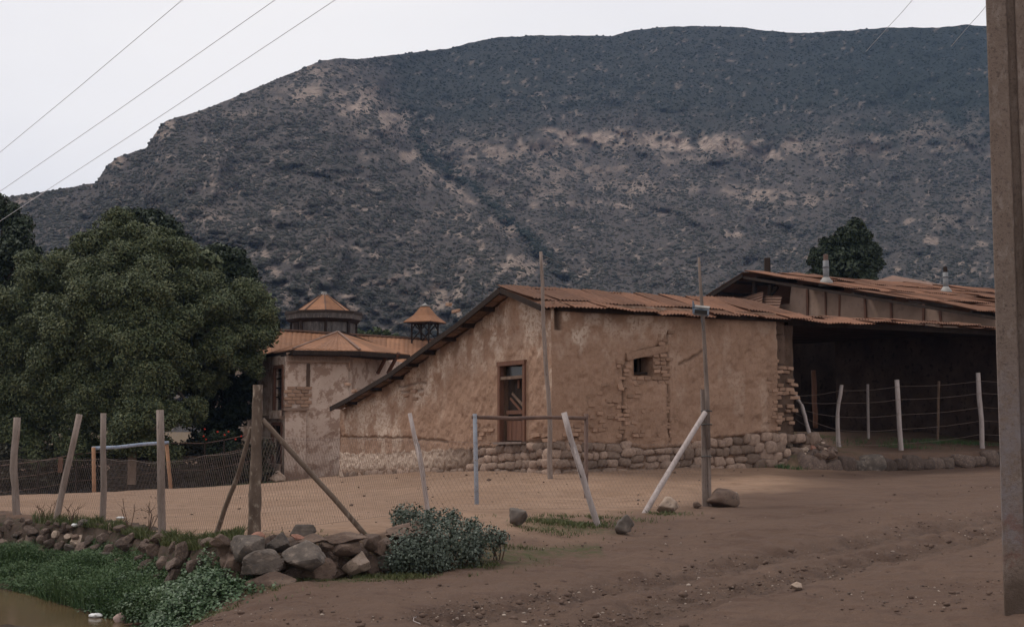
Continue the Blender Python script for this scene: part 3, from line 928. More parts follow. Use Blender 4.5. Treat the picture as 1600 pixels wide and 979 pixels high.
def wall_panel(name, o, dr, out, s0, s1, zb, zt, step, mat, parent, disp=None, attrs=None, holes=(), depth=.45, corner=None, capend=True, hole_mat=None):
    """displaced wall face with openings and reveals. zb, zt are functions of s (arrays)"""
    ns = max(2, int((s1 - s0) / step)); s = np.linspace(s0, s1, ns + 1)
    b, t = zb(s), zt(s)
    nz = max(2, int(np.max(t - b) / step))
    S, K = np.meshgrid(s, np.linspace(0, 1, nz + 1), indexing='xy')
    Z = b[None] + (t - b)[None] * K
    # snap rows and columns to the openings so that their edges are clean
    for (h0, h1, y0, y1) in holes:
        for h in (h0, h1):
            i = int(np.argmin(np.abs(s - h))); S[:, i] = h
        for y in (y0, y1):
            for i in range(ns + 1):
                if h0 - step * 1.5 <= S[0, i] <= h1 + step * 1.5:
                    k = int(np.argmin(np.abs(Z[:, i] - y))); Z[k, i] = y
    D = disp(S, Z) if disp else np.zeros_like(S)
    for (h0, h1, y0, y1) in holes:
        inside = (S > h0 - 1e-4) & (S < h1 + 1e-4) & (Z > y0 - 1e-4) & (Z < y1 + 1e-4)
        D = np.where(inside, np.minimum(D, 0) * .3, D)
    pos = np.array(o)[None, None] + np.array(dr)[None, None] * S[..., None] + np.array(out)[None, None] * D[..., None]
    pos[..., 2] = Z
    if corner is not None:
        cf, other = corner
        c = cf(Z)
        k = sstep(0, .3, S)
        pos = pos - np.array(out) * ((1 - k) * (D - c))[..., None] + np.array(other) * (c * np.exp(-S / .07))[..., None]
        pos[..., 2] = Z
    idx = np.arange((ns + 1) * (nz + 1)).reshape(nz + 1, ns + 1)
    faces = np.stack([idx[:-1, :-1], idx[:-1, 1:], idx[1:, 1:], idx[1:, :-1]], -1)
    cs = (S[:-1, :-1] + S[1:, 1:]) / 2; cz = (Z[:-1, :-1] + Z[1:, 1:] + Z[:-1, 1:] + Z[1:, :-1]) / 4
    ok = np.ones_like(cs, bool)
    for (h0, h1, y0, y1) in holes:
        ok &= ~((cs > h0) & (cs < h1) & (cz > y0) & (cz < y1))
    F = faces[ok].reshape(-1, 4)
    n_, = np.cross(np.array(dr), [0, 0, 1.0])[None]
    if np.dot(n_, np.array(out)) < 0: F = F[:, ::-1]
    V = pos.reshape(-1, 3)
    A = {k: f(S, Z).ravel() for k, f in (attrs or {}).items()}
    ex_v, ex_f = [], []
    o_, d_, u_ = np.array(o), np.array(dr), np.array(out)
    def q(sv, zv, dp): 
        p = o_ + d_ * sv - u_ * dp; p = p.copy(); p[2] = zv; return p
    for (h0, h1, y0, y1) in holes:
        for (a, bb) in (((h0, y0), (h1, y0)), ((h1, y0), (h1, y1)), ((h1, y1), (h0, y1)), ((h0, y1), (h0, y0))):
            k = len(V) + len(ex_v)
            ex_v += [q(*a, -.004), q(*bb, -.004), q(*bb, depth), q(*a, depth)]
            ex_f.append((k, k + 1, k + 2, k + 3))
    if capend:
        for sv, bz, tz in ((s1, b[-1], t[-1]),):
            k = len(V) + len(ex_v)
            ex_v += [q(sv, bz, 0), q(sv, tz, 0), q(sv, tz, depth), q(sv, bz, depth)]
            ex_f.append((k, k + 1, k + 2, k + 3))
    if ex_v:
        V = np.concatenate([V, np.array(ex_v)]); F = np.concatenate([F, np.array(ex_f)])
        A = {k: np.r_[a, np.zeros(len(ex_v))] for k, a in A.items()}
    return part(name, V, F, mat, parent, True, A)

# ------------------------------------------------------------------ the adobe house
C0 = P(862, 741, 28.0)
LD = Vector((math.cos(math.radians(30)), math.sin(math.radians(30)), 0))     # along the long wall
GD = Vector((-LD.y, LD.x, 0))                                               # along the gable wall
OL, OG = -GD, -LD                                                            # outward normals
hl = lambda px, py: hit(px, py, C0, LD)
hg = lambda px, py: hit(px, py, C0, GD)
def poly_line(f, pts):
    q = sorted(f(*p) for p in pts)
    xs, zs = [a for a, _ in q], [b for _, b in q]
    return lambda s: np.interp(s, xs, zs)
def L3(px, py, off=0.0):
    s, z = hl(px, py); p = C0 + LD * s + OL * off; p.z = z; return p
def G3(px, py, off=0.0):
    s, z = hg(px, py); p = C0 + GD * s + OG * off; p.z = z; return p

Z_EAVE = hl(872, 480)[1]
OVG, OVE = .34, .26
hro = lambda px, py: hit(px, py, C0 - LD * OVG, GD)
PROF = [hro(783, 451), hro(721, 502), hro(662, 545), hro(610, 584), hro(548, 621), hro(519, 636)]
PROF = [(t, z - .03) for t, z in PROF]
T_R, Z_R = PROF[0]
T_L, Z_L = PROF[-1]
S_END = hl(1214, 600)[0]
S_ROOF = hl(1660, 508)[0]
house = thing('adobe_house', 'long low mud-brick house with rusty corrugated roof and stone footing behind the dirt field', 'house', C0)

long_top = poly_line(hl, [(862, 689), (900, 692), (955, 694), (978, 688), (985, 697), (1010, 702), (1060, 698), (1078, 690), (1110, 686), (1215, 675), (1245, 672)])
gab_top = poly_line(hg, [(862, 689), (820, 692), (775, 697), (740, 700), (700, 703), (640, 704), (600, 708), (536, 708)])
long_bot = poly_line(hl, [(862, 741), (1000, 738), (1100, 735), (1215, 730), (1245, 729)])
gab_bot = poly_line(hg, [(862, 741), (775, 741), (700, 742), (600, 743), (527, 746)])

# patches of exposed brick on the long wall, as (px0, py0, px1, py1, density)
LP = [(1023, 553, 1041, 583, .9), (988, 583, 1044, 600, .8), (968, 566, 978, 690, .45), (1038, 560, 1047, 690, .4), (980, 600, 1000, 622, .4),
      (978, 640, 1042, 690, .42), (912, 600, 966, 688, .4), (1030, 520, 1045, 540, .4), (1200, 560, 1214, 672, .65), (1050, 640, 1062, 665, .6), (880, 660, 905, 688, .3)]
def boxes(f, L):
    out = []
    for a, b, c, d, k in L:
        (s0, z0), (s1, z1) = f(a, d), f(c, b)
        out.append((min(s0, s1), min(z0, z1), max(s0, s1), max(z0, z1), k))
    return out
LB = boxes(hl, LP)
GP = [(618, 588, 662, 626, .22), (738, 664, 778, 694, .55), (536, 600, 560, 640, .2), (690, 470, 712, 492, .3), (826, 672, 858, 690, .4)]
GB = boxes(hg, GP)
def patch_mask(B, S, Z, seed):
    m = np.zeros_like(S)
    n = .55 * fbm(S * 4, Z * 5, seed=seed, oct=3)
    for a, b, c, d, k in B:
        e = np.minimum(np.minimum(S - a, c - S), np.minimum(Z - b, d - Z))
        m = np.maximum(m, sstep(-.05, .06, e + .06 * n) * k)
    return m
crack_lines = [[(975, 575), (983, 556), (1000, 550), (1043, 538), (1045, 518)], [(976, 575), (974, 690)], [(1044, 545), (1043, 620), (1047, 690)], [(1062, 568), (1080, 560), (1098, 548)], [(985, 697), (1010, 703), (1070, 697)], [(1110, 686), (1215, 675)], [(880, 690), (905, 682)]]
def crack_field(f, lines, S, Z, w):
    r = np.zeros_like(S)
    jig = .02 * fbm(S * 9, Z * 9, seed=77, oct=3)
    for L in lines:
        q = [f(*p) for p in L]
        for (a, b), (c, d) in zip(q[:-1], q[1:]):
            dx, dy = c - a, d - b
            t = np.clip(((S - a) * dx + (Z - b) * dy) / (dx * dx + dy * dy + 1e-9), 0, 1)
            r = np.maximum(r, np.exp(-(np.hypot(S - a - t * dx, Z - b - t * dy + jig) / w) ** 2))
    return r
cornf = lambda Z: .03 * fbm(Z * 2.5, 0, seed=90, oct=4)
(s_n0, z_n0), (s_n1, z_n1) = hl(866, 516), hl(877, 482)      # broken notch under the eave
(s_h0, z_h0), (s_h1, z_h1) = hl(1024, 590), hl(1046, 550)
def l_disp(S, Z):
    base = long_top(S) + .03 * fbm(S * 5, Z * 0, seed=70, oct=3)
    d = .035 * fbm(S * .9, Z * .9, seed=71, oct=3) + .022 * fbm(S * 6, Z * 5, seed=72, oct=5, gain=.6)
    d = d - .028 * sstep(.05, .3, fbm(S * 1.7, Z * 1.7, seed=74, oct=5)) * .8
    d = d - .02 * patch_mask(LB, S, Z, 73) - .06 * crack_field(hl, crack_lines, S, Z, .028)
    d = np.where(Z < base, -.055 + .02 * fbm(S * 4, Z * 4, seed=78, oct=3), d)
    a, b = hl(1003, 530)[0], hl(1047, 690)[0]
    d = d - .18 * ((S > s_n0) & (S < s_n1) & (Z > z_n0))
    return d
def l_mud_dark(S, Z):
    base = long_top(S) + .03 * fbm(S * 5, Z * 0, seed=70, oct=3)
    m = np.where(Z < base, .5, 0) + .18 * patch_mask(LB, S, Z, 73) + .8 * crack_field(hl, crack_lines, S, Z, .03)
    m = m + .85 * ((S > s_n0) & (S < s_n1) & (Z > z_n0))  # notch coloured dark to stand for the shade in the open gap
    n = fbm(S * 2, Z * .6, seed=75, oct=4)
    m = m + .5 * sstep(-.2, .6, n) * sstep(Z_EAVE - .5, Z_EAVE - .05, Z)  # darker towards the eave
    return np.clip(m, 0, 1)
def l_wash(S, Z):
    n = fbm(S * 1.4, Z * .8, seed=76, oct=5)
    up = sstep(Z_EAVE - 1.5, Z_EAVE - .3, Z + .6 * n) * sstep(5.4, 1.2, S + .9 * n)
    fl_ = fbm(S * 2.6, Z * 1.9, seed=187, oct=6, gain=.62)
    x = np.maximum(.4 * up * sstep(-.5, -.1, fl_), 1.0 * up * sstep(.0, .2, fl_))
    x = np.maximum(x, .28 * sstep(.3, .7, fbm(S * 2.3, Z * 1.2, seed=79, oct=5)))
    return np.maximum(x, .25 * sstep(.25, .0, S_END - S) * sstep(Z_EAVE - 1.1, Z_EAVE - .4, Z))
win = (*sorted((hl(990, 570)[0], hl(1021, 570)[0])), *sorted((hl(1005, 586)[1], hl(1005, 557)[1])))
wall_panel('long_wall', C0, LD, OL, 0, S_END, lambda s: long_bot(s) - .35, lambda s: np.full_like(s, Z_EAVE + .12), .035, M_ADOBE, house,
           l_disp, {'mud': l_mud_dark, 'wash': l_wash}, [win], .5, (cornf, OG))

def g_roof(t):                                        # underside of the roof along the gable
    return np.where(t < T_R, Z_EAVE + (Z_R - Z_EAVE) * t / T_R, np.interp(t, [a for a, _ in PROF], [b for _, b in PROF]))
gcr = [[(622, 604), (640, 600), (664, 597)], [(528, 682), (640, 684), (700, 690)], [(625, 612), (660, 608)], [(820, 690), (862, 687)], [(700, 470), (706, 490)], [(560, 590), (555, 640)]]
def g_disp(S, Z):
    base = gab_top(S) + .04 * fbm(S * 4, Z * 0, seed=80, oct=3)
    d = .045 * fbm(S * .7, Z * .9, seed=81, oct=3) + .022 * fbm(S * 6, Z * 5, seed=82, oct=5, gain=.6)
    up = sstep(1.6, .5, g_roof(S) - Z + .6 * fbm(S * 1.5, Z * 1.2, seed=84, oct=4))
    d = d - .03 * up * sstep(-.1, .2, fbm(S * 2.4, Z * 1.7, seed=85, oct=5))
    d = d - .045 * patch_mask(GB, S, Z, 83) - .05 * crack_field(hg, gcr, S, Z, .03)
    q = fbm(S * 5.5 + .4 * fbm(S * 3, Z * 3, seed=93, oct=2), Z * 5.5, seed=92, oct=2)
    lime = .0 - .03 * np.abs(q) ** .7 * 1.2 + .016 * fbm(S * 11, Z * 11, seed=94, oct=2)
    return np.where(Z < base, np.where(S > hg(735, 720)[0], lime + .02, -.05 + .02 * fbm(S * 4, Z * 4, seed=91, oct=3)), d)
def g_mud_dark(S, Z):
    base = gab_top(S) + .04 * fbm(S * 4, Z * 0, seed=80, oct=3)
    m = np.where(Z < base, .75 * sstep(T_L * .6, T_L * .25, S) + .1, 0) + .35 * patch_mask(GB, S, Z, 83) + .6 * crack_field(hg, gcr, S, Z, .035)
    m = m + .45 * sstep(.45, .05, g_roof(S) - Z + .25 * fbm(S * 3, Z, seed=88, oct=3))  # darker towards the roof line
    low = gab_bot(S)
    m = m + .5 * sstep(.35, .1, Z - low) * sstep(.3, .8, S)
    return np.clip(m, 0, 1)
def g_wash(S, Z):
    n = fbm(S * 1.1, Z * .7, seed=86, oct=5)
    dz = g_roof(S) - Z
    z_ = sstep(2.3, .6, dz + .9 * n); fl_ = fbm(S * 2.6, Z * 1.9, seed=87, oct=6, gain=.62)
    w = np.maximum(.42 * z_ * sstep(-.5, -.1, fl_), 1.0 * z_ * sstep(.05, .22, fl_))
    w = np.maximum(w, .8 * sstep(.35, .7, fbm(S * 2.6, Z * 1.0, seed=89, oct=5)) * sstep(T_L * .4, T_L * .7, S))
    b = gab_top(S) + .04 * fbm(S * 4, Z * 0, seed=80, oct=3)
    w = np.maximum(w, np.where((Z < b) & (S > T_L * .3), 2.2, 0) * sstep(.1, .4, Z - gab_bot(S)))
    return w
door = (*sorted((hg(822, 620)[0], hg(778, 620)[0])), hg(800, 691)[1], hg(800, 567)[1])
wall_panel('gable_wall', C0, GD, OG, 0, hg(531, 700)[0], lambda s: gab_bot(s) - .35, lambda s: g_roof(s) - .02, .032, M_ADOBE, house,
           g_disp, {'mud': g_mud_dark, 'wash': g_wash}, [door], .5, (cornf, OL))

# stones of the footing
def lay_stones(name, meshes, o, dr, out, s0, s1, zt, zb, rows, wr, parent, depth=.24, off=-.09, r=rng, skip=lambda s, z: False, tilt=.12):
    for j in range(rows):
        s = s0 + r.uniform(-.12, .05)
        while s < s1:
            w = r.uniform(*wr) * (1.15 if j < rows / 2 else .9)
            sm = s + w / 2
            b, t = float(zb(sm)) - .06, float(zt(sm))
            h = (t - b) / rows
            wv = mnoise.noise(Vector((sm * 1.1, j * .35, 3.7))) * .32
            h = h * (1 + .5 * mnoise.noise(Vector((sm * 1.3, j * 1.7, 9.1))))
            zc = b + (t - b) / rows * (j + .5 + wv * (1 if 0 < j < rows - 1 else .3)) + r.uniform(-.1, .1) * h
            if not skip(sm, zc) and sm < s1 + .1:
                p = o + dr * sm + out * (off + r.uniform(-.03, .025)); p.z = zc
                R = frame(dr, out, Vector((0, 0, 1))) @ ROT(0, r.uniform(-tilt, tilt), 0) @ ROT(r.choice([0, math.pi]), 0, r.choice([0, math.pi]))
                inst(name, r.choice(meshes), parent, p, R, (w * r.uniform(.98, 1.08), depth * r.uniform(.9, 1.2), h * r.uniform(.98, 1.12)))
            s += w
lay_stones('footing_stone', BASE_STONES, C0, LD, OL, .05, S_END + .1, long_top, long_bot, 4, (.2, .42), house)
s_mid = hg(735, 720)[0]
lay_stones('footing_stone', BASE_STONES, C0, GD, OG, .05, s_mid, gab_top, gab_bot, 4, (.24, .46), house)
0 and lay_stones('rubble_stone', LIME_STONES, C0, GD, OG, s_mid, hg(536, 720)[0], lambda s: gab_top(s), lambda s: gab_bot(s) + .24 * 0, 6, (.12, .3), house, .15, -.06, rng, lambda s, z: z < float(gab_bot(s)) + .12)
lay_stones('footing_stone', BASE_STONES, C0, GD, OG, s_mid, hg(536, 720)[0], lambda s: gab_bot(s) + .16, gab_bot, 1, (.2, .4), house, .2, -.06)

# exposed adobe bricks
def lay_bricks(B, o, dr, out, parent, bw, bh, seed, limit=None, off=-.038, skip=lambda s, z: False, wjit=.35):
    r = random.Random(seed)
    for a, b, c, d, k in B:
        row = 0
        z = b
        while z < d:
            s = a + r.uniform(-bw * .5, 0)
            while s < c:
                w = bw * r.uniform(1 - wjit, 1 + wjit)
                if r.random() < k and not skip(s + w / 2, z + bh / 2):
                    p = o + dr * (s + w / 2) + out * (off + r.uniform(-.015, .014)); p.z = z + bh / 2 + r.uniform(-.01, .01)
                    R = frame(dr, out, Vector((0, 0, 1))) @ ROT(r.uniform(-.05, .05), r.uniform(-.11, .11), r.uniform(-.14, .14))
                    inst('brick', r.choice(BRICKS), parent, p, R, (w * .93, .09, bh * r.uniform(.75, .92)))
                s += w
            z += bh
            row += 1
in_win = lambda s, z: win[0] - .06 < s < win[1] + .06 and win[2] - .05 < z < win[3] + .3
lay_bricks([q for q in LB], C0, LD, OL, house, .17, .092, 5, skip=lambda s, z: in_win(s, z) or z < float(long_top(s)))
lay_bricks(GB, C0, GD, OG, house, .34, .1, 6, skip=lambda s, z: (door[0] - .2 < s < door[1] + .2 and z > door[2] - .1) or z < float(gab_top(s)))

# lintel and bar of the small window
lm = MB()
a, b = L3(979, 557, .005), L3(1045, 543, .005)
lm.beam(a + OL * -.07, b + OL * -.07, .17, .17)
lm.build('lintel', M_ADOBE_BRICK, house)
wb = MB()
wb.beam(L3(1009, 586, -.3), L3(1009, 557, -.3), .06, .06, (1, 0, 0))
wb.beam(L3(990, 583, -.26), L3(1021, 582, -.26), .05, .05)
wb.build('window_bar', M_WOOD_DARK, house)

M_EAVE_SHADE = mat_mottled('eave_shade_adobe', (.09, .058, .043), (.14, .092, .067), 3, (.06, .04, .03), 12, .014, .95, .1, .15)  # shade below the roof put into the colour of the stub and blocks
# broken end of the long wall: set back, bricks showing
C1 = C0 - OL * .4
s_b0, s_b1 = S_END - .35, hit(1239, 600, C1, LD)[0]
wall_panel('wall_stub', C1, LD, OL, s_b0, s_b1, lambda s: long_bot(s) - .3, lambda s: np.full_like(s, Z_EAVE + .05), .04, M_EAVE_SHADE, house,
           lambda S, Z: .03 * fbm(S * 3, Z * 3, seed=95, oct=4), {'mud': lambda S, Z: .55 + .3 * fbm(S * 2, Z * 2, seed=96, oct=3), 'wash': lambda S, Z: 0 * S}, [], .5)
bz = lambda py: hit(1228, py, C1, LD)[1]
lay_bricks([(S_END - .02, bz(664), s_b1 - .08, bz(572), .8)], C1, LD, OL, house, .24, .105, 8, off=.02)
blk = MB()
for z0, z1, w in ((bz(570), bz(525), .42), (bz(524), bz(503), .4)):
    blk.cbox(C1 + LD * (S_END + w / 2 + .015) + OL * .02 + Vector((0, 0, (z0 + z1) / 2 - C1.z)), LD * w, GD * .4, Vector((0, 0, z1 - z0 - .02)))
blk.build('adobe_block', M_EAVE_SHADE, house)
lay_stones('footing_stone', BASE_STONES, C0, LD, OL, S_END + .12, s_b1 + .45, lambda s: long_top(s) - .05, long_bot, 3, (.18, .36), house, .3, -.12)

# closing walls at the back and the far side
cw = MB()
D_ = T_L
def wp_(s, t, z): q = C0 + LD * s + GD * t; return Vector((q.x, q.y, z))
S_FAR = S_ROOF + 1.5
cw.prism([wp_(.3, D_ - .1, -1.2), wp_(S_FAR, D_ - .1, -1.2), wp_(S_FAR, D_ - .1, Z_L - .1), wp_(.3, D_ - .1, Z_L - .1)], LD * 0 + GD * -.4)
cw.build('back_wall', M_ADOBE, house)
ew = MB()
ew.prism([wp_(S_END + .3, .55, -.3), wp_(S_END + .3, D_ - .6, -.6), wp_(S_END + .3, D_ - .6, Z_L), wp_(S_END + .3, T_R, Z_R - .1), wp_(S_END + .3, .55, Z_EAVE + .05)], LD * -.3)
ew.build('end_wall', M_PORCH_SHADE, house)
m = MB(); m.prism([wp_(S_END + .3, D_ - .5, -.6), wp_(S_FAR + 4, D_ - .5, -.6), wp_(S_FAR + 4, D_ - .5, 5.3), wp_(S_END + .3, D_ - .5, 5.3)], GD * -.3); m.build('gap_closing_wall', M_PORCH_SHADE, house)  # added wall that shuts off daylight behind the porch doorway

# the door on the gable
def gbeam(mb, a, b, w, d, off):
    A, B = G3(*a, off), G3(*b, off)
    mb.beam(A, B, w, d, OG)
fr = MB()
gbeam(fr, (781, 567), (781, 692), .1, .12, -.02); gbeam(fr, (820, 566), (820, 691), .1, .12, -.02)
fr2 = MB(); gbeam(fr2, (779, 569), (822, 565), .1, .14, -.012)
fr3 = MB(); gbeam(fr3, (783, 591), (818, 588), .07, .1, -.03)
dr_ = thing  # (door pieces are children of the house)
dframe = fr.build('door_frame', M_WOOD_BROWN, house)
fr2.build('door_lintel', M_WOOD_BROWN, dframe); fr3.build('transom_bar', M_WOOD_PLANK, dframe)
sl = MB(); gbeam(sl, (778, 692), (822, 691), .05, .2, .03); sl.build('door_sill', M_WOOD_GREY, dframe)
leaf = MB()
def gq(mb, x0, y0, x1, y1, off, th):
    pts = [G3(x0, y1, off), G3(x1, y1, off), G3(x1, y0, off), G3(x0, y0, off)]
    mb.prism(pts, OG * -th)
gq(leaf, 785, 592, 817, 689, -.16, .03)
dleaf = leaf.build('door_leaf', M_WOOD_DARK, house)
for x0, x1 in ((785.5, 792.5), (793, 800), (800.5, 808), (808.5, 815)):
    q = MB(); gq(q, x0, 657, x1, 688, -.12 + rng.uniform(-.008, .008), .03); q.build('plank', M_WOOD_BROWN, dleaf)
q = MB(); gbeam(q, (786, 644), (817, 643), .09, .05, -.11); q.build('rail', M_WOOD_BROWN, dleaf)
q = MB(); gbeam(q, (793, 614), (813, 637), .06, .03, -.13); q.build('diagonal_slat', M_WOOD_PLANK, dleaf)
q = MB(); gbeam(q, (790, 622), (806, 641), .05, .03, -.13); q.build('diagonal_slat', M_WOOD_BROWN, dleaf)
q = MB(); gbeam(q, (803, 593), (803, 606), .07, .03, -.13); q.build('diagonal_slat', M_WOOD_BROWN, dleaf)
gl = NT('dark_glass', .25, .5); gl.col((.02, .019, .018)); M_GLASS = gl.m
q = MB(); gq(q, 784, 572, 818, 588, -.12, .02); q.build('pane', M_GLASS, dframe)

# roof: sheets on the near slope, purlins, planks under the gable overhang
slope_r = Vector((0, 0, 0)) + GD * T_R + Vector((0, 0, Z_R - Z_EAVE)); len_r = slope_r.length; ur = slope_r.normalized(); nr_ = LD.cross(ur).normalized()
if nr_.z < 0: nr_ = -nr_
slope_l = GD * (T_L - T_R) + Vector((0, 0, Z_L - Z_R)); len_l = slope_l.length; ul = slope_l.normalized(); nl_ = LD.cross(ul).normalized()
if nl_.z < 0: nl_ = -nl_
eave0 = wp_(0, 0, Z_EAVE)
ridge0 = wp_(0, T_R, Z_R)
rs_ = random.Random(19)
SH_R = [sheet_mesh('iron_sheet_mesh', .86, 1.62, 9, .016, M_RUST, 30 + i, 5, .004, .09) for i in range(7)]
SH_B = [sheet_mesh('iron_sheet_mesh', .9, 2.6, 10, .013, M_RUST_DARK, 50 + i, 3, .004, .03) for i in range(3)]
s = -OVG + .4
S_P = hl(1225, 490)[0]
while s < S_P + .2:
    for k, f in enumerate((-.12 + .62, len_r - .62)):                # lower course, upper course over it
        p = eave0 + LD * (s + rs_.uniform(-.03, .03)) + ur * (f + rs_.uniform(-.11, .11)) + nr_ * (.055 + .022 * k + rs_.uniform(0, .03))
        R = frame(LD, ur, nr_) @ ROT(rs_.uniform(-.03, .025), rs_.uniform(-.03, .04), rs_.uniform(-.05, .05))
        inst('roof_sheet', rs_.choice(SH_R), house, p, R)
    s += .76
# porch part of the roof: the sheets flatten out and are crooked
porch_up = []
while s < S_ROOF + .5:
    k = (s - S_P) / (S_ROOF - S_P)
    dep, rise = 2.2 - 1.1 * k, float(np.interp(s, [hl(q, 500)[0] for q in (1240, 1300, 1400, 1500, 1600)], [.6, .36, .22, .14, .1]))
    v = (GD * dep + Vector((0, 0, rise))); n_ = LD.cross(v.normalized()); n_ = n_ if n_.z > 0 else -n_
    e = eave0 + LD * s + Vector((0, 0, .02 + rs_.uniform(-.04, .05) - .07 * math.sin(k * 9)))
    for kk in (.22, .72):
        p = e + v * kk + n_ * (.03 + .02 * (kk > .5))
        R = frame(LD, v.normalized(), n_) @ ROT(rs_.uniform(-.05, .05), rs_.uniform(-.07, .05), rs_.uniform(-.06, .06))
        inst('roof_sheet', rs_.choice(SH_R), house, p, R, (1.05, v.length / 2 / 1.45, 1))
    porch_up.append(e + v * .97)
    s += .8
# far slope, sagging: one course of sheets to each bay of the profile
SEGS = []
for (t0, z0), (t1, z1) in zip(PROF[:-1], PROF[1:]):
    v = GD * (t1 - t0) + Vector((0, 0, z1 - z0)); n_ = LD.cross(v).normalized(); n_ = n_ if n_.z > 0 else -n_
    SEGS.append((wp_(0, t0, z0), v, v.length, n_))
for j, (p0, v, ln, n_) in enumerate(SEGS):
    s = -OVG + .42
    while s < S_P + .3:
        inst('roof_sheet', SH_B[(j + int(s)) % 3], house, p0 + LD * s + v * .5 + n_ * (.05 + .012 * (j % 2) + .01 * (int(s * 10) % 2)), frame(LD, v.normalized(), n_), (1, (ln + .14) / 2.6, 1))
        s += .84
# purlins, their ends showing under the gable overhang, and the boards there
def purlin(at, d_off, L0, L1, w=.1, h=.12, mat=M_WOOD_DARK):
    m = MB(); m.beam(at + LD * L0 + d_off, at + LD * L1 + d_off, w, h); m.build('purlin', mat, house)
for f in (.05, .36, .68, .97):
    purlin(eave0 + ur * len_r * f, nr_ * -.02, -OVG + .03, S_P if f < .9 else S_END + 1)
for j, (p0, v, ln, n_) in enumerate(SEGS):
    for f in ((.04, .52) if ln > 1.6 else (.3,)):
        purlin(p0 + v * f, n_ * -.03, -OVG + .03, .6)
    ext = v * (1 + (.1 / ln if j == len(SEGS) - 1 else .012 / ln))
    m = MB(); m.beam(p0 - LD * (OVG + .02), p0 - LD * (OVG + .02) + ext, .045, .13, n_); m.build('barge_board', M_WOOD_DARK, house)
    f = .05
    while f < ln - .1:
        w = rs_.uniform(.16, .3)
        m = MB(); c = p0 + v.normalized() * (f + w / 2) + n_ * rs_.uniform(-.012, .012) - LD * (OVG / 2)
        m.cbox(c, LD * (OVG - .06), v.normalized() * (w - .02), n_ * .025); m.build('soffit_plank', M_WOOD_PLANK, house)
        f += w
m = MB(); m.beam(eave0 - LD * (OVG + .02) - ur * .2 + nr_ * 0, eave0 - LD * (OVG + .02) + ur * (len_r - .02), .05, .12, nr_)
m.build('barge_board', M_WOOD_DARK, house)
m = MB(); m.beam(eave0 + Vector((0, 0, -.03)) + OL * .07 + LD * .1, eave0 + Vector((0, 0, -.03)) + OL * .07 + LD * (S_END + .6), .1, .11); m.build('eave_beam', M_WOOD_DARK, house)
m = MB(); m.beam(eave0 + Vector((0, 0, -.06)) + GD * .3 + LD * (S_END + .6), eave0 + Vector((0, 0, -.08)) + GD * .3 + LD * (S_ROOF + .4), .12, .14); m.build('eave_beam', M_WOOD_DARK, house)
m = MB()
for k in range(5):
    s = S_END + 1.6 + k * 1.9
    if k == 4: m.tube([wp_(s, .25, .5), wp_(s, .25, Z_EAVE - .1)], .07, 7)
m.build('porch_post', M_WOOD_DARK, house)

# ------------------------------------------------------------------ the wing behind it, gable towards us
A2 = P(1160, 431, 46.5)
G2 = Vector((.5, -.866, 0)); O2 = Vector((-.866, -.5, 0))
A2W = A2 + Vector((.866, .5, 0)) * .6
h2 = lambda px, py: hit(px, py, A2W, G2)
h2r = lambda px, py: hit(px, py, A2, G2)
def W3(px, py, off=0.0):
    t, z = h2(px, py); p = A2W + G2 * t + O2 * off; p.z = z; return p
wing = thing('adobe_wing', 'taller rear wing with clay panel gable, rusty iron roof and two zinc stovepipes', 'house', (A2.x, A2.y, .6))
tR2, zR2 = h2r(1552, 494)
_k = h2r(1655, 512); zR2 = A2.z + (zR2 - A2.z) * _k[0] / tR2; tR2 = _k[0]
tL2, zL2 = h2r(1092, 474)
def top2(t):
    return np.where(t > 0, A2.z + (zR2 - A2.z) * t / tR2, A2.z + (zL2 - A2.z) * t / tL2)
t_open = h2(1236, 460)[0]
dw = (h2(1238, 600)[0], h2(1306, 600)[0], .2, h2(1270, 512)[1])
zcut = h2(1200, 478)[1]
z_split = poly_line(h2, [(1150, 480), (1240, 494), (1300, 500), (1400, 509), (1510, 512), (1640, 530)])
wall_panel('gable_wall', A2W, G2, O2, tL2 + .2, tR2, lambda t: np.minimum(z_split(t), top2(t) - .15), lambda t: np.where(t < t_open, zcut, top2(t) - .06), .11, M_PANEL, wing,
           lambda S, Z: .03 * fbm(S, Z, seed=99, oct=4), {}, [], .4)
wall_panel('porch_wall', A2W, G2, O2, tL2 + .2, tR2, lambda t: np.full_like(t, .3), lambda t: np.minimum(z_split(t), top2(t) - .15), .11, M_PORCH_SHADE, wing,
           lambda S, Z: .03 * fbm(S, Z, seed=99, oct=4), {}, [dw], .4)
for x, y0, y1 in ((1262, 452, 492), (1290, 452, 494), (1313, 455, 495), (1352, 461, 498), (1393, 467, 501), (1444, 475, 504), (1470, 481, 506)):
    m = MB(); m.beam(W3(x, y0, .03), W3(x + rng.uniform(-1, 2), y1 + 6, .03), rng.uniform(.06, .11), .04, O2); m.build('wall_stud', M_WOOD_BROWN, wing)
for x, y0 in ((1180, 440), (1205, 445)):
    m = MB(); m.beam(W3(x, y0, .02), W3(x - 1, 482, .02), .16, .12, O2); m.build('gable_post', M_WOOD_DARK, wing)
m = MB(); m.beam(W3(1215, 448, .0), W3(1190, 476, .0), .12, .1, O2); m.build('gable_brace', M_WOOD_DARK, wing)
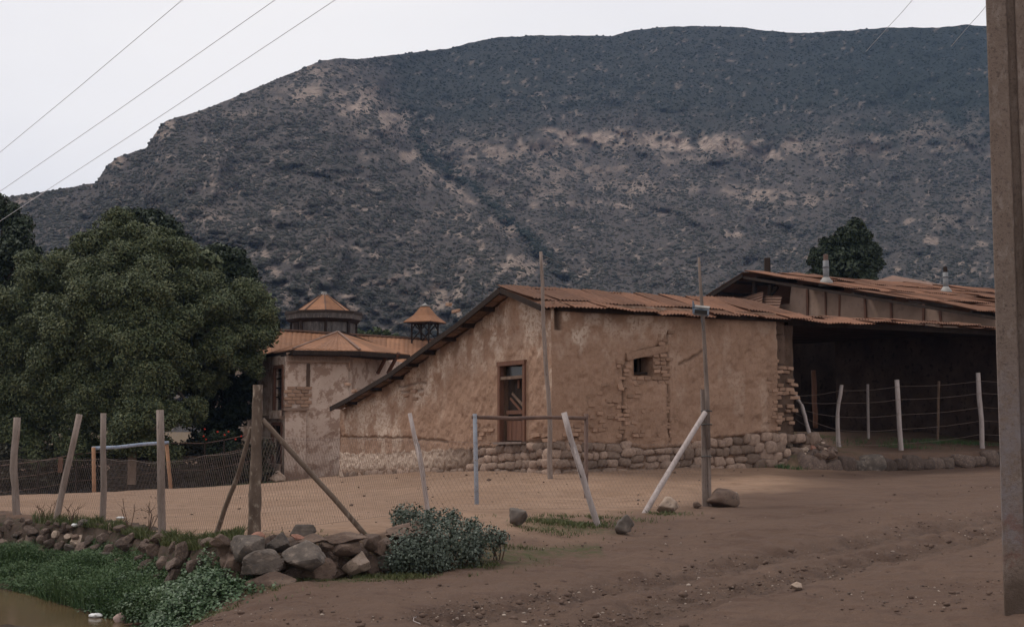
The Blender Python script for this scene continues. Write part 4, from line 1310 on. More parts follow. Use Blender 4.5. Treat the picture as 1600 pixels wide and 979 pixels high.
# rusty sheets leaning in the open gable
SH_G = [sheet_mesh('leaning_sheet_mesh', .9, 1.9, 9, .02, M_RUST_DARK, 70 + i, 3, .004, .06) for i in range(2)]
for i, (x, y, a) in enumerate(((1150, 484, .1), (1178, 481, -.05), (1206, 482, .12))):
    c = W3(x, y, .25 + .05 * i)
    inst('leaning_sheet', SH_G[i % 2], wing, c, frame(Vector((0, 0, 1)), G2, O2) @ ROT(.15, .2, a))
B2 = Vector((.866, .5, 0))                                # along the ridge, away from us
sl2 = G2 * tR2 + Vector((0, 0, zR2 - A2.z)); ln2 = sl2.length; u2 = sl2.normalized(); n2 = B2.cross(u2); n2 = n2 if n2.z > 0 else -n2
SH_2 = [sheet_mesh('iron_sheet_mesh', .9, 2.3, 9, .018, M_RUST, 80 + i, 4, .004, .12) for i in range(7)]
SH_2L = [sheet_mesh('iron_sheet_mesh', .9, 2.3, 9, .014, M_RUST_DARK, 90 + i, 3, .004, .05) for i in range(2)]
r2 = random.Random(4)
rows2 = 5; stp = (ln2 + .35) / rows2
for j in range(rows2):
    s = .4
    while s < 15.5:
        p = A2 + B2 * (s + r2.uniform(-.03, .03)) + u2 * (j * stp + stp / 2 - .05 + r2.uniform(-.08, .08)) + n2 * (.06 + .025 * (rows2 - j) + r2.uniform(0, .03))
        inst('roof_sheet', r2.choice(SH_2), wing, p, frame(B2, u2, n2) @ ROT(r2.uniform(-.02, .01), r2.uniform(-.02, .02), r2.uniform(-.03, .03)))
        s += .8
sl3 = G2 * tL2 + Vector((0, 0, zL2 - A2.z)); ln3 = sl3.length; u3 = sl3.normalized(); n3 = B2.cross(u3); n3 = n3 if n3.z > 0 else -n3
for j in range(2):
    s = .4
    while s < 15.5:
        inst('roof_sheet', r2.choice(SH_2L), wing, A2 + B2 * s + u3 * (j * 2.0 + 1.0) + n3 * (.06 + .02 * (2 - j)), frame(B2, u3, n3))
        s += .82
m = MB(); m.beam(A2 + B2 * .04 - n2 * .05, A2 + B2 * .04 + u2 * (ln2 + .3) - n2 * .05, .05, .09, n2); m.build('barge_board', M_WOOD_DARK, wing)
m = MB(); m.beam(A2 + B2 * .0 + n3 * .02, A2 + B2 * .0 + u3 * (ln3 + .3) + n3 * .02, .05, .16, n3); m.build('barge_board', M_WOOD_DARK, wing)
for f in np.linspace(.05, .95, 6):
    m = MB(); m.beam(A2 + u2 * ln2 * f + B2 * .06 - n2 * .02, A2 + u2 * ln2 * f + B2 * 2 - n2 * .02, .1, .12); m.build('purlin', M_WOOD_DARK, wing)
for f in (.2, .6, .95):
    m = MB(); m.beam(A2 + u3 * ln3 * f + B2 * .06 - n3 * .02, A2 + u3 * ln3 * f + B2 * 2 - n3 * .02, .1, .12); m.build('purlin', M_WOOD_DARK, wing)
# the rest of the wing: eave wall, back wall, and the porch ceiling that joins both roofs
m = MB()
e0, e1 = A2 + G2 * tR2, A2 + G2 * tR2 + B2 * 15.2
m.prism([Vector((e0.x, e0.y, .3)), Vector((e1.x, e1.y, .3)), Vector((e1.x, e1.y, zR2 - .1)), Vector((e0.x, e0.y, zR2 - .1))], G2 * -.35); m.build('side_wall', M_ADOBE, wing)
m = MB()
q0, q1, qa = A2 + G2 * tL2 + B2 * 15, A2 + G2 * tR2 + B2 * 15, A2 + B2 * 15
m.prism([Vector((q0.x, q0.y, .3)), Vector((q1.x, q1.y, .3)), Vector((q1.x, q1.y, zR2 - .1)), Vector((qa.x, qa.y, A2.z - .1)), Vector((q0.x, q0.y, zL2 - .1))], B2 * .3); m.build('back_wall', M_ADOBE, wing)
m = MB()
dk = [p + Vector((0, 0, -.06)) for p in porch_up]
gw = [A2W + B2 * .15 + G2 * t for t in np.linspace(t_open - 1.5, tR2 + .3, len(dk))]
gw = [Vector((p.x, p.y, dk[i].z - .05)) for i, p in enumerate(gw)]
for i in range(len(dk) - 1):
    m.add([dk[i], dk[i + 1], gw[i + 1], gw[i], dk[i] + Vector((0, 0, .03)), dk[i + 1] + Vector((0, 0, .03)), gw[i + 1] + Vector((0, 0, .03)), gw[i] + Vector((0, 0, .03))],
          [(0, 1, 2, 3), (7, 6, 5, 4), (0, 4, 5, 1), (3, 2, 6, 7)])
m.build('porch_deck', M_PORCH_SHADE, house)
# stovepipes
def stovepipe(px, py0, py1, rad, cap_mat):
    base = hitp(px, py0, A2 + n2 * .14, n2)
    topz = P(px, py1, base.y).z
    m = MB(); m.tube([base - Vector((0, 0, .1)), Vector((base.x, base.y, topz - .22))], rad, 12)
    m.tube([Vector((base.x, base.y, base.z + .55)), Vector((base.x, base.y, base.z + .6))], rad * 1.12, 12)
    pp = m.build('stovepipe', M_GALV, wing, True)
    m = MB(); m.tube([base + Vector((0, 0, -.08)), base + Vector((0, 0, .06)), base + Vector((0, 0, .22))], [rad * 2.6, rad * 2.2, rad * 1.05], 12); m.build('flashing', M_GALV_PALE, pp, True)
    m = MB(); m.tube([Vector((base.x, base.y, topz - .24)), Vector((base.x, base.y, topz - .02)), Vector((base.x, base.y, topz))], [rad * .8, rad * .8, rad * .3], 10); m.build('cowl', cap_mat, pp)
stovepipe(1291, 443, 397, .105, M_RUSTY_ROD)
stovepipe(1478, 457, 416, .095, M_WOOD_DARK)
m = MB(); b = P(1199, 430, 47); m.beam(b, Vector((b.x, b.y, P(1199, 403, 47).z)), .2, .2, (0, 1, 0)); m.build('vent_post', M_WOOD_DARK, wing)
# a lower roof that stands behind the wing
rear = thing('rear_shed', 'dark rusty shed roof showing above the back of the wing', 'shed', P(1440, 470, 62))
m = MB()
m.prism([P(1340, 447, 60), P(1395, 430, 64), P(1512, 452, 62), P(1500, 470, 60)], Vector((0, .3, -1.5)))
m.build('roof', M_RUST_DARK, rear)
m = MB()
m.prism([P(1500, 447, 66), P(1600, 456, 66), P(1600, 475, 62), P(1490, 470, 62)], Vector((0, .3, -1.2)))
m.build('roof', M_RUST, rear)
m = MB(); m.prism([P(1360, 452, 61), P(1590, 470, 61), P(1590, 600, 61), P(1360, 600, 61)], Vector((0, .4, 0))); m.build('wall', M_ADOBE, rear)
# ------------------------------------------------------------------ the two-storey house with the cupola
hall = thing('two_storey_house', 'pale peeling two-storey house with orange hipped roof behind the adobe house', 'house', P(446, 748, 45.5))
WC = [P(395, 560, 49.5), P(446, 560, 45.4), P(546, 560, 46.2), P(604, 560, 49.0), P(640, 560, 53)]
ZE = P(459, 556, 45.2).z
zg = P(446, 750, 45.4).z
def facet(i, holes_px, mat=M_PLASTER):
    a, b = Vector((WC[i].x, WC[i].y, 0)), Vector((WC[i + 1].x, WC[i + 1].y, 0))
    d = (b - a); L = d.length; d = d.normalized(); out = Vector((d.y, -d.x, 0))
    hs = []
    for x0, y0, x1, y1 in holes_px:
        p, q = hit(x0, y1, a, d), hit(x1, y0, a, d)
        hs.append((p[0], q[0], p[1], q[1]))
    wall_panel('wall', a, d, out, 0, L, lambda s: np.full_like(s, zg - .6), lambda s: np.full_like(s, ZE + .05), .08, mat, hall,
               lambda S, Z: .03 * fbm(S * 1.2 + i * 9, Z * 1.2, seed=120, oct=4) * sstep(0, .3, S) * sstep(0, .3, L - S) - .05 * sstep(.35, .42, fbm(S * .9 + i * 5, Z * .9, seed=121, oct=4)) * sstep(0, .3, S), {}, hs, .3, capend=False)
    return a, d, out, hs
# windows of the left facet
a_, d_, o_, hs = facet(0, [(428, 572, 443, 645), (425, 662, 441, 727)])
for k, (s0, s1, z0, z1) in enumerate(hs):
    def q3(s, z, off): p = a_ + d_ * s + o_ * off; return Vector((p.x, p.y, z))
    m = MB()
    for sa, za, sb, zb in ((s0, z0, s0, z1), (s1, z0, s1, z1), (s0, z1, s1, z1), (s0, z0, s1, z0)):
        m.beam(q3(sa, za, .0), q3(sb, zb, .0), .13, .1, o_)
    w = m.build('window', M_WOOD_BROWN, hall)
    m = MB(); m.prism([q3(s0, z0, -.14), q3(s1, z0, -.14), q3(s1, z1, -.14), q3(s0, z1, -.14)], -o_ * .02); m.build('pane', M_GLASS, w)
    m = MB()
    if k == 0:
        m.beam(q3((s0 + s1) / 2, z0, -.1), q3((s0 + s1) / 2, z1, -.1), .07, .05, o_)
        for f in (.35, .55, .75): m.beam(q3(s0, z0 + (z1 - z0) * f, -.1), q3(s1, z0 + (z1 - z0) * f, -.1), .05, .05, o_)
    else:
        m.beam(q3((s0 + s1) / 2, z0, -.1), q3((s0 + s1) / 2, z1, -.1), .06, .05, o_)
    m.build('glazing_bar', M_WOOD_DARK, w)
    m = MB(); m.beam(q3(s0 - .12, z0 - .05, .1), q3(s1 + .12, z0 - .05, .1), .3, .08, o_); m.build('sill', M_PLASTER, w)
m = MB(); Lf = (WC[1] - WC[0]).length; m.beam(q3(.2, P(430, 652, 46.5).z, .06), q3(Lf - .1, P(430, 652, 46.5).z, .06), .14, .1, o_); m.build('string_course', M_WOOD_PLANK, hall)
a1, d1, o1, _ = facet(1, [])
def q1(s, z, off): p = a1 + d1 * s + o1 * off; return Vector((p.x, p.y, z))
facet(2, []); facet(3, [])
# pilaster below a patch of bare brick
m = MB(); m.beam(q1(.35, zg - .5, .06), q1(.35, P(452, 640, 45.4).z, .06), .75, .3, o1); m.build('pilaster', M_PLASTER, hall)
m = MB(); m.beam(q1(.36, P(452, 641, 45.4).z, .1), q1(.36, P(452, 637, 45.4).z, .1), .9, .42, o1); m.build('pilaster_cap', M_PANEL, hall)
for row in range(6):
    for k in range(3):
        if rng.random() < .85:
            z = P(452, 636, 45.4).z - 0 + row * .125 + .06
            inst('brick', BRICKS[(row + k) % 6], hall, q1(.1 + k * .3 + (row % 2) * .12, z, .01), frame(d1, o1, Vector((0, 0, 1))) @ ROT(0, rng.uniform(-.05, .05), 0), (.28, .1, .11))
m = MB(); m.beam(q1(.82, P(485, 568, 45.6).z, -.02), q1(.82, P(485, 608, 45.6).z, -.02), .12, .1, o1); m.build('wall_slot', M_MUD_CORE, hall)
# eaves: fascia, fretwork board, soffit
EV = [P(412, 560, 48.6), P(458, 554, 45.0), P(562, 559, 45.7), P(640, 562, 48.6)]
AP = P(528, 519, 50.5)
EV = [Vector((p.x, p.y, ZE + .22)) for p in EV]
def roof_facet(parent, mat, a, b, c, d, n, amp=.012, lift=.03, name='roof_sheet', seed=0, wl=.16):
    """strips of corrugated iron between the eave a-b and the top d-c"""
    r = random.Random(seed)
    a, b, c, d = map(Vector, (a, b, c, d))
    nn = (b - a).cross(d - a).normalized()
    if nn.z < 0: nn = -nn
    for i in range(n):
        f0, f1 = i / n, (i + 1) / n
        W = max((b - a).length / n, .2)
        nc = max(4, int(W / wl) * 2)
        up = r.uniform(0, lift)
        vs, fs = [], []
        for lay in (0, 1):
            for j in range(3):
                for k in range(nc + 1):
                    f = f0 + (f1 - f0) * k / nc * .99
                    p = a.lerp(b, f).lerp(d.lerp(c, f), j / 2 * 1.0)
                    vs.append(p + nn * (up + (amp if k % 2 else -amp) - lay * .02))
        N = 3 * (nc + 1)
        for j in range(2):
            for k in range(nc):
                e = j * (nc + 1) + k
                fs.append((e, e + 1, e + nc + 2, e + nc + 1)); fs.append((N + e + nc + 1, N + e + nc + 2, N + e + 1, N + e))
        for k in range(nc): fs.append((k + 1, k, N + k, N + k + 1))
        part(name, vs, fs, mat, parent)
roof_facet(hall, M_RUST_FAR, EV[0], EV[1], AP, AP, 4, seed=1)
roof_facet(hall, M_RUST_FAR, EV[1], EV[2], AP, AP, 3, seed=2)
roof_facet(hall, M_RUST_FAR, EV[2], EV[3], AP, AP, 3, seed=3)
for k in (1, 2):
    m = MB(); m.beam(EV[k] + Vector((0, 0, .05)), AP + Vector((0, 0, .045)), .1, .03); m.build('hip_cap', M_RUST_DARK, hall)
for k in range(3):
    m = MB(); a, b = EV[k] - Vector((0, 0, .1)), EV[k + 1] - Vector((0, 0, .1)); m.beam(a, b, .06, .16); m.build('fascia', M_WOOD_DARK, hall)
    m = MB(); i0 = [Vector((p.x, p.y, ZE + .05)) for p in WC[k:k + 2]]
    m.prism([a, b, i0[1], i0[0]], Vector((0, 0, -.04))); m.build('soffit', M_WOOD_DARK, hall)
m = MB()
fa, fb = Vector((WC[1].x, WC[1].y, 0)), Vector((WC[2].x, WC[2].y, 0))
n_ = 44
for i in range(n_):
    p = fa.lerp(fb, (i + .5) / n_) + o1 * .16
    m.cbox((p.x, p.y, ZE - .03), d1 * .03, o1 * .03, (0, 0, .2)); m.cbox((p.x, p.y, ZE - .17), d1 * .055, o1 * .03, (0, 0, .07))
p = fa.lerp(fb, .5) + o1 * .16; m.cbox((p.x, p.y, ZE + .09), (fb - fa), o1 * .04, (0, 0, .08))
fw = m.build('fretwork_board', M_PANEL, hall); tag(fw, kind='stuff')
m = MB()
for px in (590, 606): b = P(px, 583, 48.2); m.beam(b, b + Vector((.45, -.5, .75)), .1, .1)
m.build('eave_bracket', M_WOOD_BROWN, hall)
# the long roof behind
rl, rr_ = P(396, 514, 54), P(716, 534, 58)
el, er = P(392, 560, 50), P(716, 592, 52.5)
roof_facet(hall, M_RUST_FAR, el, er, rr_, rl, 11, seed=4)
m = MB(); m.beam(rl + Vector((0, 0, .05)), rr_ + Vector((0, 0, .05)), .22, .06); m.build('ridge_cap', M_RUST_DARK, hall)
m = MB(); m.beam(P(532, 519, 51.2), P(588, 540, 53.2), .25, .1); m.build('valley', M_WOOD_DARK, hall)
m = MB(); m.prism([rl, rr_, rr_ + Vector((1.5, 9, -2)), rl + Vector((-.5, 9, -2))], Vector((0, 0, -.05))); m.build('rear_roof', M_RUST_FAR, hall)
m = MB(); m.prism([P(380, 565, 51), P(716, 595, 53.5), Vector((*P(716, 590, 53.5).xy, -1)), Vector((*P(380, 565, 51).xy, -1))], Vector((0, .3, 0))); m.build('rear_wall', M_PLASTER, hall)
# the dim west front under the tree
m = MB(); a, b = P(318, 600, 53), P(398, 600, 49.6); m.prism([Vector((a.x, a.y, -1)), Vector((b.x, b.y, -1)), Vector((b.x, b.y, ZE)), Vector((a.x, a.y, ZE))], Vector((.2, .4, 0))); m.build('side_wall', M_PLASTER, hall)
# cupola: an eight-sided drum with a cornice and a cone of rusty sheets
CY = 57.0; cc = P(506, 505, CY); cz0, cz1 = P(506, 522, CY).z, P(506, 489, CY).z
def ring(c, r, z, n=8, ph=.2): return [Vector((c.x + r * math.cos(ph + 2 * math.pi * i / n), c.y + r * math.sin(ph + 2 * math.pi * i / n), z)) for i in range(n)]
def drum(name, r0, r1, z0, z1, mat, parent, n=8):
    m = MB(); A, B = ring(cc, r0, z0, n), ring(cc, r1, z1, n)
    m.add(A + B, [(i, (i + 1) % n, n + (i + 1) % n, n + i) for i in range(n)] + [tuple(reversed(range(n))), tuple(range(n, 2 * n))]); return m.build(name, mat, parent)
M_DRUM = mat_mottled('weathered_drum_boards', (.07, .062, .06), (.13, .115, .108), 3, (.2, .175, .16), 8, .006, .9, .2, 0, (3, 3, .6))
cup = drum('cupola', 1.42, 1.42, cz0 - 1.2, P(506, 500, CY).z, M_DRUM, hall)
drum('cornice', 1.5, 1.66, P(506, 505, CY).z, P(506, 500, CY).z, M_WOOD_DARK, cup); drum('cornice', 1.66, 1.7, P(506, 500, CY).z + .002, P(506, 492, CY).z, M_DRUM, cup)
drum('cornice', 1.74, 1.7, P(506, 492, CY).z + .002, P(506, 488, CY).z, M_WOOD_DARK, cup)
for i, p in enumerate(ring(cc, 1.43, cz0, 8)):
    m = MB(); m.beam(p - Vector((0, 0, .6)), Vector((p.x, p.y, P(506, 501, CY).z)), .12, .12, (p - cc).normalized()); m.build('corner_post', M_WOOD_DARK, cup)
    if i in (4, 5, 6):
        q = ring(cc, 1.43, cz0, 8)[(i + 1) % 8]; mm = (p + q) / 2
        m = MB(); m.beam(Vector((mm.x, mm.y, cz0 - .3)), Vector((mm.x, mm.y, P(506, 504, CY).z)), .5, .06, (mm - Vector((cc.x, cc.y, mm.z))).normalized()); m.build('shutter', M_DRUM if i != 4 else M_WOOD_DARK, cup)
E = ring(cc, 1.32, P(506, 489, CY).z); apx = Vector((cc.x, cc.y, P(506, 457, CY).z))
for i in range(8):
    t0, t1 = E[i].lerp(apx, .93), E[(i + 1) % 8].lerp(apx, .93)
    m = MB(); m.prism([E[i], E[(i + 1) % 8], t1, t0], Vector((0, 0, -.04))); m.build('roof_sheet', M_RUST_FAR, hall)
    m = MB(); m.beam(E[i] + Vector((0, 0, .015)), t0 + Vector((0, 0, .015)), .05, .03); m.build('hip_cap', M_RUST_DARK, hall)
m = MB(); m.tube([apx - Vector((0, 0, .12)), apx + Vector((0, 0, .04))], [.17, .1], 8); m.build('finial', M_GALV_PALE, hall)
# open belfry on crossed legs
bel = thing('belfry', 'small open bell turret on crossed timber legs with rusty pyramid roof and white cap', 'turret', P(664, 532, 56.5))
BY = 56.5; bc = P(664, 500, BY); R0 = .52
cor = lambda r, z: [Vector((bc.x + r * math.cos(a), bc.y + r * math.sin(a), z)) for a in (.35, .35 + math.pi / 2, .35 + math.pi, .35 + 1.5 * math.pi)]
zt_, zb_ = P(664, 502, BY).z, P(664, 533, BY).z
for p, q in zip(cor(.6, zt_), cor(.6, zb_)):
    m = MB(); m.beam(p, q - Vector((0, 0, .3)), .075, .075); m.build('leg', M_WOOD_DARK, bel)
T_, B_ = cor(.6, zt_), cor(.6, zb_)
for i in range(4):
    j = (i + 1) % 4
    m = MB(); 
    if i % 2 == 0: m.beam(T_[i], B_[j], .045, .045); m.beam(T_[j], B_[i], .042, .042)
    else: m.beam(T_[i].lerp(B_[i], .45), T_[i].lerp(T_[j], .5), .045, .045); m.beam(T_[j].lerp(B_[j], .45), T_[i].lerp(T_[j], .5), .042, .042)
    m.build('cross_brace', M_WOOD_DARK, bel)
E = cor(.98, P(664, 503, BY).z); T_ = cor(.2, P(664, 479, BY).z)
mids = cor(.55, P(664, 493, BY).z)
for i in range(4):
    j = (i + 1) % 4
    m = MB(); m.prism([E[i], E[j], mids[j], mids[i]], Vector((0, 0, -.03))); m.prism([mids[i], mids[j], T_[j], T_[i]], Vector((0, 0, -.03))); m.build('roof_sheet', M_RUST_FAR, bel)
m = MB(); m.prism([p - Vector((0, 0, .06)) for p in E], Vector((0, 0, .03))); m.build('ceiling', M_WOOD_DARK, bel)
C_ = cor(.24, P(664, 479, BY).z + .01); m = MB(); m.prism(C_, Vector((0, 0, .05))); t = Vector((bc.x, bc.y, P(664, 473, BY).z)); m.add(C_ + [t], [(0, 1, 4), (1, 2, 4), (2, 3, 4), (3, 0, 4)]); m.build('cap', M_GALV_PALE, bel)

# ------------------------------------------------------------------ foliage
def leaves(cs, ns, size, seed, aspect=.55, jit=.6, droop=0.0):
    """one small folded leaf face per point"""
    rs = np.random.RandomState(seed)
    N = len(cs)
    n = ns + jit * rs.normal(size=(N, 3)); n[:, 2] += .25
    n /= np.linalg.norm(n, axis=1, keepdims=True) + 1e-9
    t = np.cross(n, rs.normal(size=(N, 3))); t /= np.linalg.norm(t, axis=1, keepdims=True) + 1e-9
    b = np.cross(n, t)
    L = (np.ones(N) * size)[:, None] * rs.uniform(.6, 1.3, (N, 1))
    W = L * aspect
    v0 = cs - t * L / 2; v2 = cs + t * L / 2 - n * L * droop
    v1 = cs + b * W / 2 + n * L * .08; v3 = cs - b * W / 2 + n * L * .08
    V = np.stack([v0, v1, v2, v3], 1).reshape(-1, 3)
    return V, np.arange(N * 4).reshape(N, 4)

def sphere_dirs(rs, n, up=0.0, front=0.0):
    d = rs.normal(size=(n, 3)); d /= np.linalg.norm(d, axis=1, keepdims=True)
    d += np.array([0, -front, up]); d /= np.linalg.norm(d, axis=1, keepdims=True)
    return d

def crown(blobs, seed, nsub=15, per=240, lsize=.2, sub=.42, up=.25, squash=.85, aspect=.55, spread=(.55, .85)):
    rs = np.random.RandomState(seed)
    C, Nn = [], []
    for (c, R) in blobs:
        c = np.array(c)
        dirs = sphere_dirs(rs, nsub, up * .6, .25)
        for d in dirs:
            r = R * sub * rs.uniform(.7, 1.25)
            sc = c + d * R * rs.uniform(*spread) * np.array([1, 1, squash])
            k = int(per * (r / (.42 * R)) ** 2 * max(.25, min(1.0, R)))
            dd = sphere_dirs(rs, k, up, .15)
            rad = r * (.55 + .5 * rs.rand(k, 1) ** .6 + .4 * rs.rand(k, 1) ** 9)
            C.append(sc + dd * rad * np.array([1, 1, .8])); Nn.append(dd)
        k = int(per * 2 * max(.3, min(1.0, R)))
        dd = sphere_dirs(rs, k); C.append(c + dd * R * .6 * rs.rand(k, 1) ** .4); Nn.append(dd)
    C, Nn = np.concatenate(C), np.concatenate(Nn)
    return leaves(C, Nn, lsize, seed + 1, aspect)

def tree(name, label, cat, base, blobs, trunk, mat, seed, group=None, bark=None, **kw):
    t = thing(name, label, cat, base, group)
    m = MB(); r = random.Random(seed)
    b = Vector(base)
    top = Vector(trunk[0])
    mid = b.lerp(top, .5) + Vector((r.uniform(-.2, .2), 0, 0))
    m.tube([b - Vector((0, 0, .4)), b + Vector((0, 0, .3)), mid, top], [trunk[1] * 1.3, trunk[1], trunk[1] * .75, trunk[1] * .3], 9, .08, True, r)
    for (c, R) in blobs[::2]:
        c = Vector(c); s0 = mid.lerp(top, r.uniform(-.3, .8))
        m.tube([s0, s0.lerp(c, .5) + Vector((0, 0, .2)), c], [trunk[1] * .42, trunk[1] * .25, trunk[1] * .06], 6)
    m.build('trunk', bark or M_TRUNK, t, True)
    V, F = crown(blobs, seed, **kw)
    part('crown', V, F, mat, t)
    return t

def px_blobs(L, Y0):
    out = []
    for x, y, r, dy in L:
        p = P(x, y, Y0 + dy); out.append((tuple(p), r * (Y0 + dy) / FPX))
    return out

TB = [(185, 348, 24, 0), (165, 372, 28, -.4), (215, 372, 28, -.3), (135, 385, 26, -.3), (190, 405, 36, -1.0), (240, 395, 34, -.3), (285, 400, 30, .2), (100, 420, 34, -.5), (60, 440, 36, .2), (145, 440, 40, -1.2), (235, 440, 40, -1.2), (300, 445, 36, -.4),
      (20, 480, 40, 0), (75, 490, 40, -1.0), (150, 500, 42, -1.8), (215, 505, 44, -2.0), (280, 505, 40, -1.4), (335, 485, 38, -.5), (385, 460, 30, .4), (412, 490, 28, .6), (400, 530, 32, .2), (345, 545, 38, -.6), (270, 560, 38, -1.3), (20, 545, 44, -.3), (75, 565, 40, -1.4),
      (140, 575, 40, -1.4), (190, 600, 34, -1.8), (240, 600, 46, -2.6), (225, 650, 46, -2.9), (270, 650, 30, -2.3), (180, 655, 34, -2.0), (25, 615, 44, -.4), (80, 640, 44, -1.0), (130, 660, 40, -1.2), (30, 680, 40, -.3), (300, 590, 28, -.6), (330, 600, 26, .8), (395, 570, 24, .7), (-30, 520, 46, .5), (-35, 600, 46, .5), (-10, 660, 40, .4),
      (370, 500, 34, .9), (320, 450, 34, 1.0), (45, 410, 24, .5), (255, 370, 20, .6),
      (195, 460, 40, -2.3), (165, 535, 40, -2.4), (205, 550, 42, -2.8), (110, 610, 40, -1.6), (150, 620, 38, -2.2), (300, 640, 28, -1.4), (235, 470, 40, -2.2), (100, 530, 42, -1.8), (60, 600, 40, -1.2), (200, 690, 40, -2.6), (120, 700, 40, -1.4), (60, 710, 36, -.8), (255, 700, 34, -2.4), (250, 530, 40, -2.2), (130, 470, 38, -2.0)]
bt = P(200, 740, 46.5)
tree('broadleaf_tree', 'huge spreading olive green tree filling the left behind the dirt field', 'tree', (bt.x, bt.y, Gz(bt.x, bt.y)), px_blobs(TB, 45.5), (P(200, 430, 46.5), .5), M_LEAF_TREE, 21, nsub=17, per=330, lsize=.11, sub=.44, spread=(.45, .85), up=.35, aspect=.42)
CB = [(150, 470, 90, 2.2), (250, 470, 90, 2.2), (60, 540, 90, 2.2), (160, 580, 110, 2.0), (260, 580, 90, 2.0), (340, 520, 70, 2.2), (60, 640, 90, 2.0), (380, 500, 50, 2.2), (190, 400, 60, 2.0), (110, 440, 50, 2), (300, 430, 50, 2)]
V, F = crown(px_blobs(CB, 45.5), 121, nsub=14, per=260, lsize=.26, sub=.45)
part('inner_foliage', V, F, M_LEAF_TREE, bpy.data.objects['broadleaf_tree'])
DB = [(-20, 330, 36, 0), (15, 345, 30, 0), (25, 385, 36, -.5), (-15, 400, 44, 0), (45, 400, 24, .3), (10, 440, 40, 0)]
b = P(5, 740, 52)
tree('dark_evergreen_tree', 'almost black evergreen tree cut by the left edge of the view', 'tree', (b.x, b.y, Gz(b.x, b.y)), px_blobs(DB, 52), (P(5, 360, 52), .35), M_LEAF_DARK, 22, nsub=14, per=150, lsize=.2)
DB2 = [(205, 340, 20, 0), (240, 348, 22, 0), (262, 362, 24, 0), (290, 385, 22, 0), (250, 400, 36, 0), (235, 335, 10, 0), (278, 365, 12, 0)]
b = P(245, 740, 57)
tree('dark_evergreen_tree', 'dark evergreen crown showing just behind the top right of the big tree', 'tree', (b.x, b.y, Gz(b.x, b.y)), px_blobs(DB2, 57), (P(245, 370, 57), .3), M_LEAF_DARK, 23, nsub=12, per=140, lsize=.2)
DB3 = [(340, 400, 22, 0), (372, 405, 20, 0), (350, 430, 30, 0), (385, 435, 24, 0), (330, 395, 14, 0), (360, 470, 40, 0), (365, 520, 40, 0), (345, 570, 40, 0), (365, 620, 34, 0), (388, 560, 24, -.6), (386, 600, 20, -.8), (372, 650, 24, -.6), (345, 655, 32, -.4), (318, 650, 32, -.3), (312, 610, 30, -.2), (388, 640, 16, -1.0), (320, 690, 30, -.4), (360, 690, 26, -.6)]  # lower blobs added as dark leaves to stand for the shaded void
b = P(355, 745, 49.5)
tree('dark_evergreen_tree', 'dark green tree between the big tree and the two-storey house', 'tree', (b.x, b.y, Gz(b.x, b.y)), px_blobs(DB3, 49.5), (P(355, 440, 49.5), .3), M_LEAF_DARK, 24, nsub=13, per=150, lsize=.18)
RB = [(1336, 352, 13, 0), (1322, 368, 20, 0), (1345, 375, 20, 0), (1300, 385, 20, 0), (1362, 392, 16, 0), (1310, 405, 26, 0), (1340, 405, 28, 0), (1285, 408, 20, 0), (1275, 395, 9, 0), (1368, 412, 12, 0), (1320, 430, 34, 0), (1290, 435, 28, 0), (1355, 432, 24, 0)]
b = P(1320, 600, 66)
tree('evergreen_tree', 'dark bushy tree rising behind the rusty wing roof beside the stovepipe', 'tree', (b.x, b.y, Gz(b.x, b.y)), px_blobs(RB, 66), (P(1325, 375, 66), .35), M_LEAF_DARK, 25, nsub=14, per=170, lsize=.22)
SB = [(590, 519, 8, 0), (604, 523, 8, 0), (579, 524, 9, 0), (560, 520, 8, 0), (571, 530, 12, 0), (600, 534, 14, 0), (618, 527, 7, 0)]
b = P(592, 620, 70)
tree('small_green_tree', 'small fresh green treetop peeping over the orange roof between cupola and bell turret', 'tree', (b.x, b.y, Gz(b.x, b.y)), px_blobs(SB, 70), (P(592, 525, 70), .12), M_LEAF_MID, 26, nsub=9, per=120, lsize=.2)

# hedge and garden fence behind the far goal
HB = []
r = random.Random(5)
for i in range(60):
    x = -60 + i * 8.0
    HB.append((x, r.uniform(712, 722) - (x + 60) * .02, r.uniform(16, 24), r.uniform(-.2, .5)))
    HB.append((x + 3, r.uniform(745, 757) - (x + 60) * .025, r.uniform(16, 22), r.uniform(-.3, .3)))
hb = P(180, 770, 44.5)
hg_ = thing('hedge', 'dark overgrown hedge along the garden fence under the big tree', 'hedge', (hb.x, hb.y, Gz(hb.x, hb.y)))
V, F = crown(px_blobs(HB, 44.5), 31, nsub=8, per=70, lsize=.13, sub=.5)
part('foliage', V, F, M_LEAF_HEDGE, hg_)
m = MB()
for i in range(40):
    p = P(-50 + i * 11.5, 700, 44.5); z = Gz(p.x, p.y); m.tube([(p.x, p.y, z - .1), (p.x + r.uniform(-.1, .1), p.y, z + .9)], .02, 5)
m.build('stem', M_TRUNK, hg_)
gf = thing('garden_fence', 'sagging wire garden fence with rusty top wire in front of the dark hedge', 'fence', (hb.x, hb.y - 1, Gz(hb.x, hb.y - 1)))
tp = [(-60, 738, 43.2), (0, 727, 43.2), (60, 720, 43.2), (120, 709, 43.2), (200, 702, 43.2), (262, 692, 43.2), (320, 692, 43.2), (350, 687, 43.4), (400, 676, 43.6)]
pts = [P(*q) for q in tp]
m = MB(); m.tube(pts, .018, 5); m.tube([p - Vector((0, 0, .45)) for p in pts], .01, 4); m.tube([p - Vector((0, 0, .9)) for p in pts], .01, 4); m.build('strand', M_RUSTY_ROD, gf)
for q in pts[1:-1]:
    m = MB(); m.tube([Vector((q.x, q.y, Gz(q.x, q.y) - .2)), q + Vector((0, 0, .03))], .035, 6); m.build('post', M_WOOD_DARK, gf)
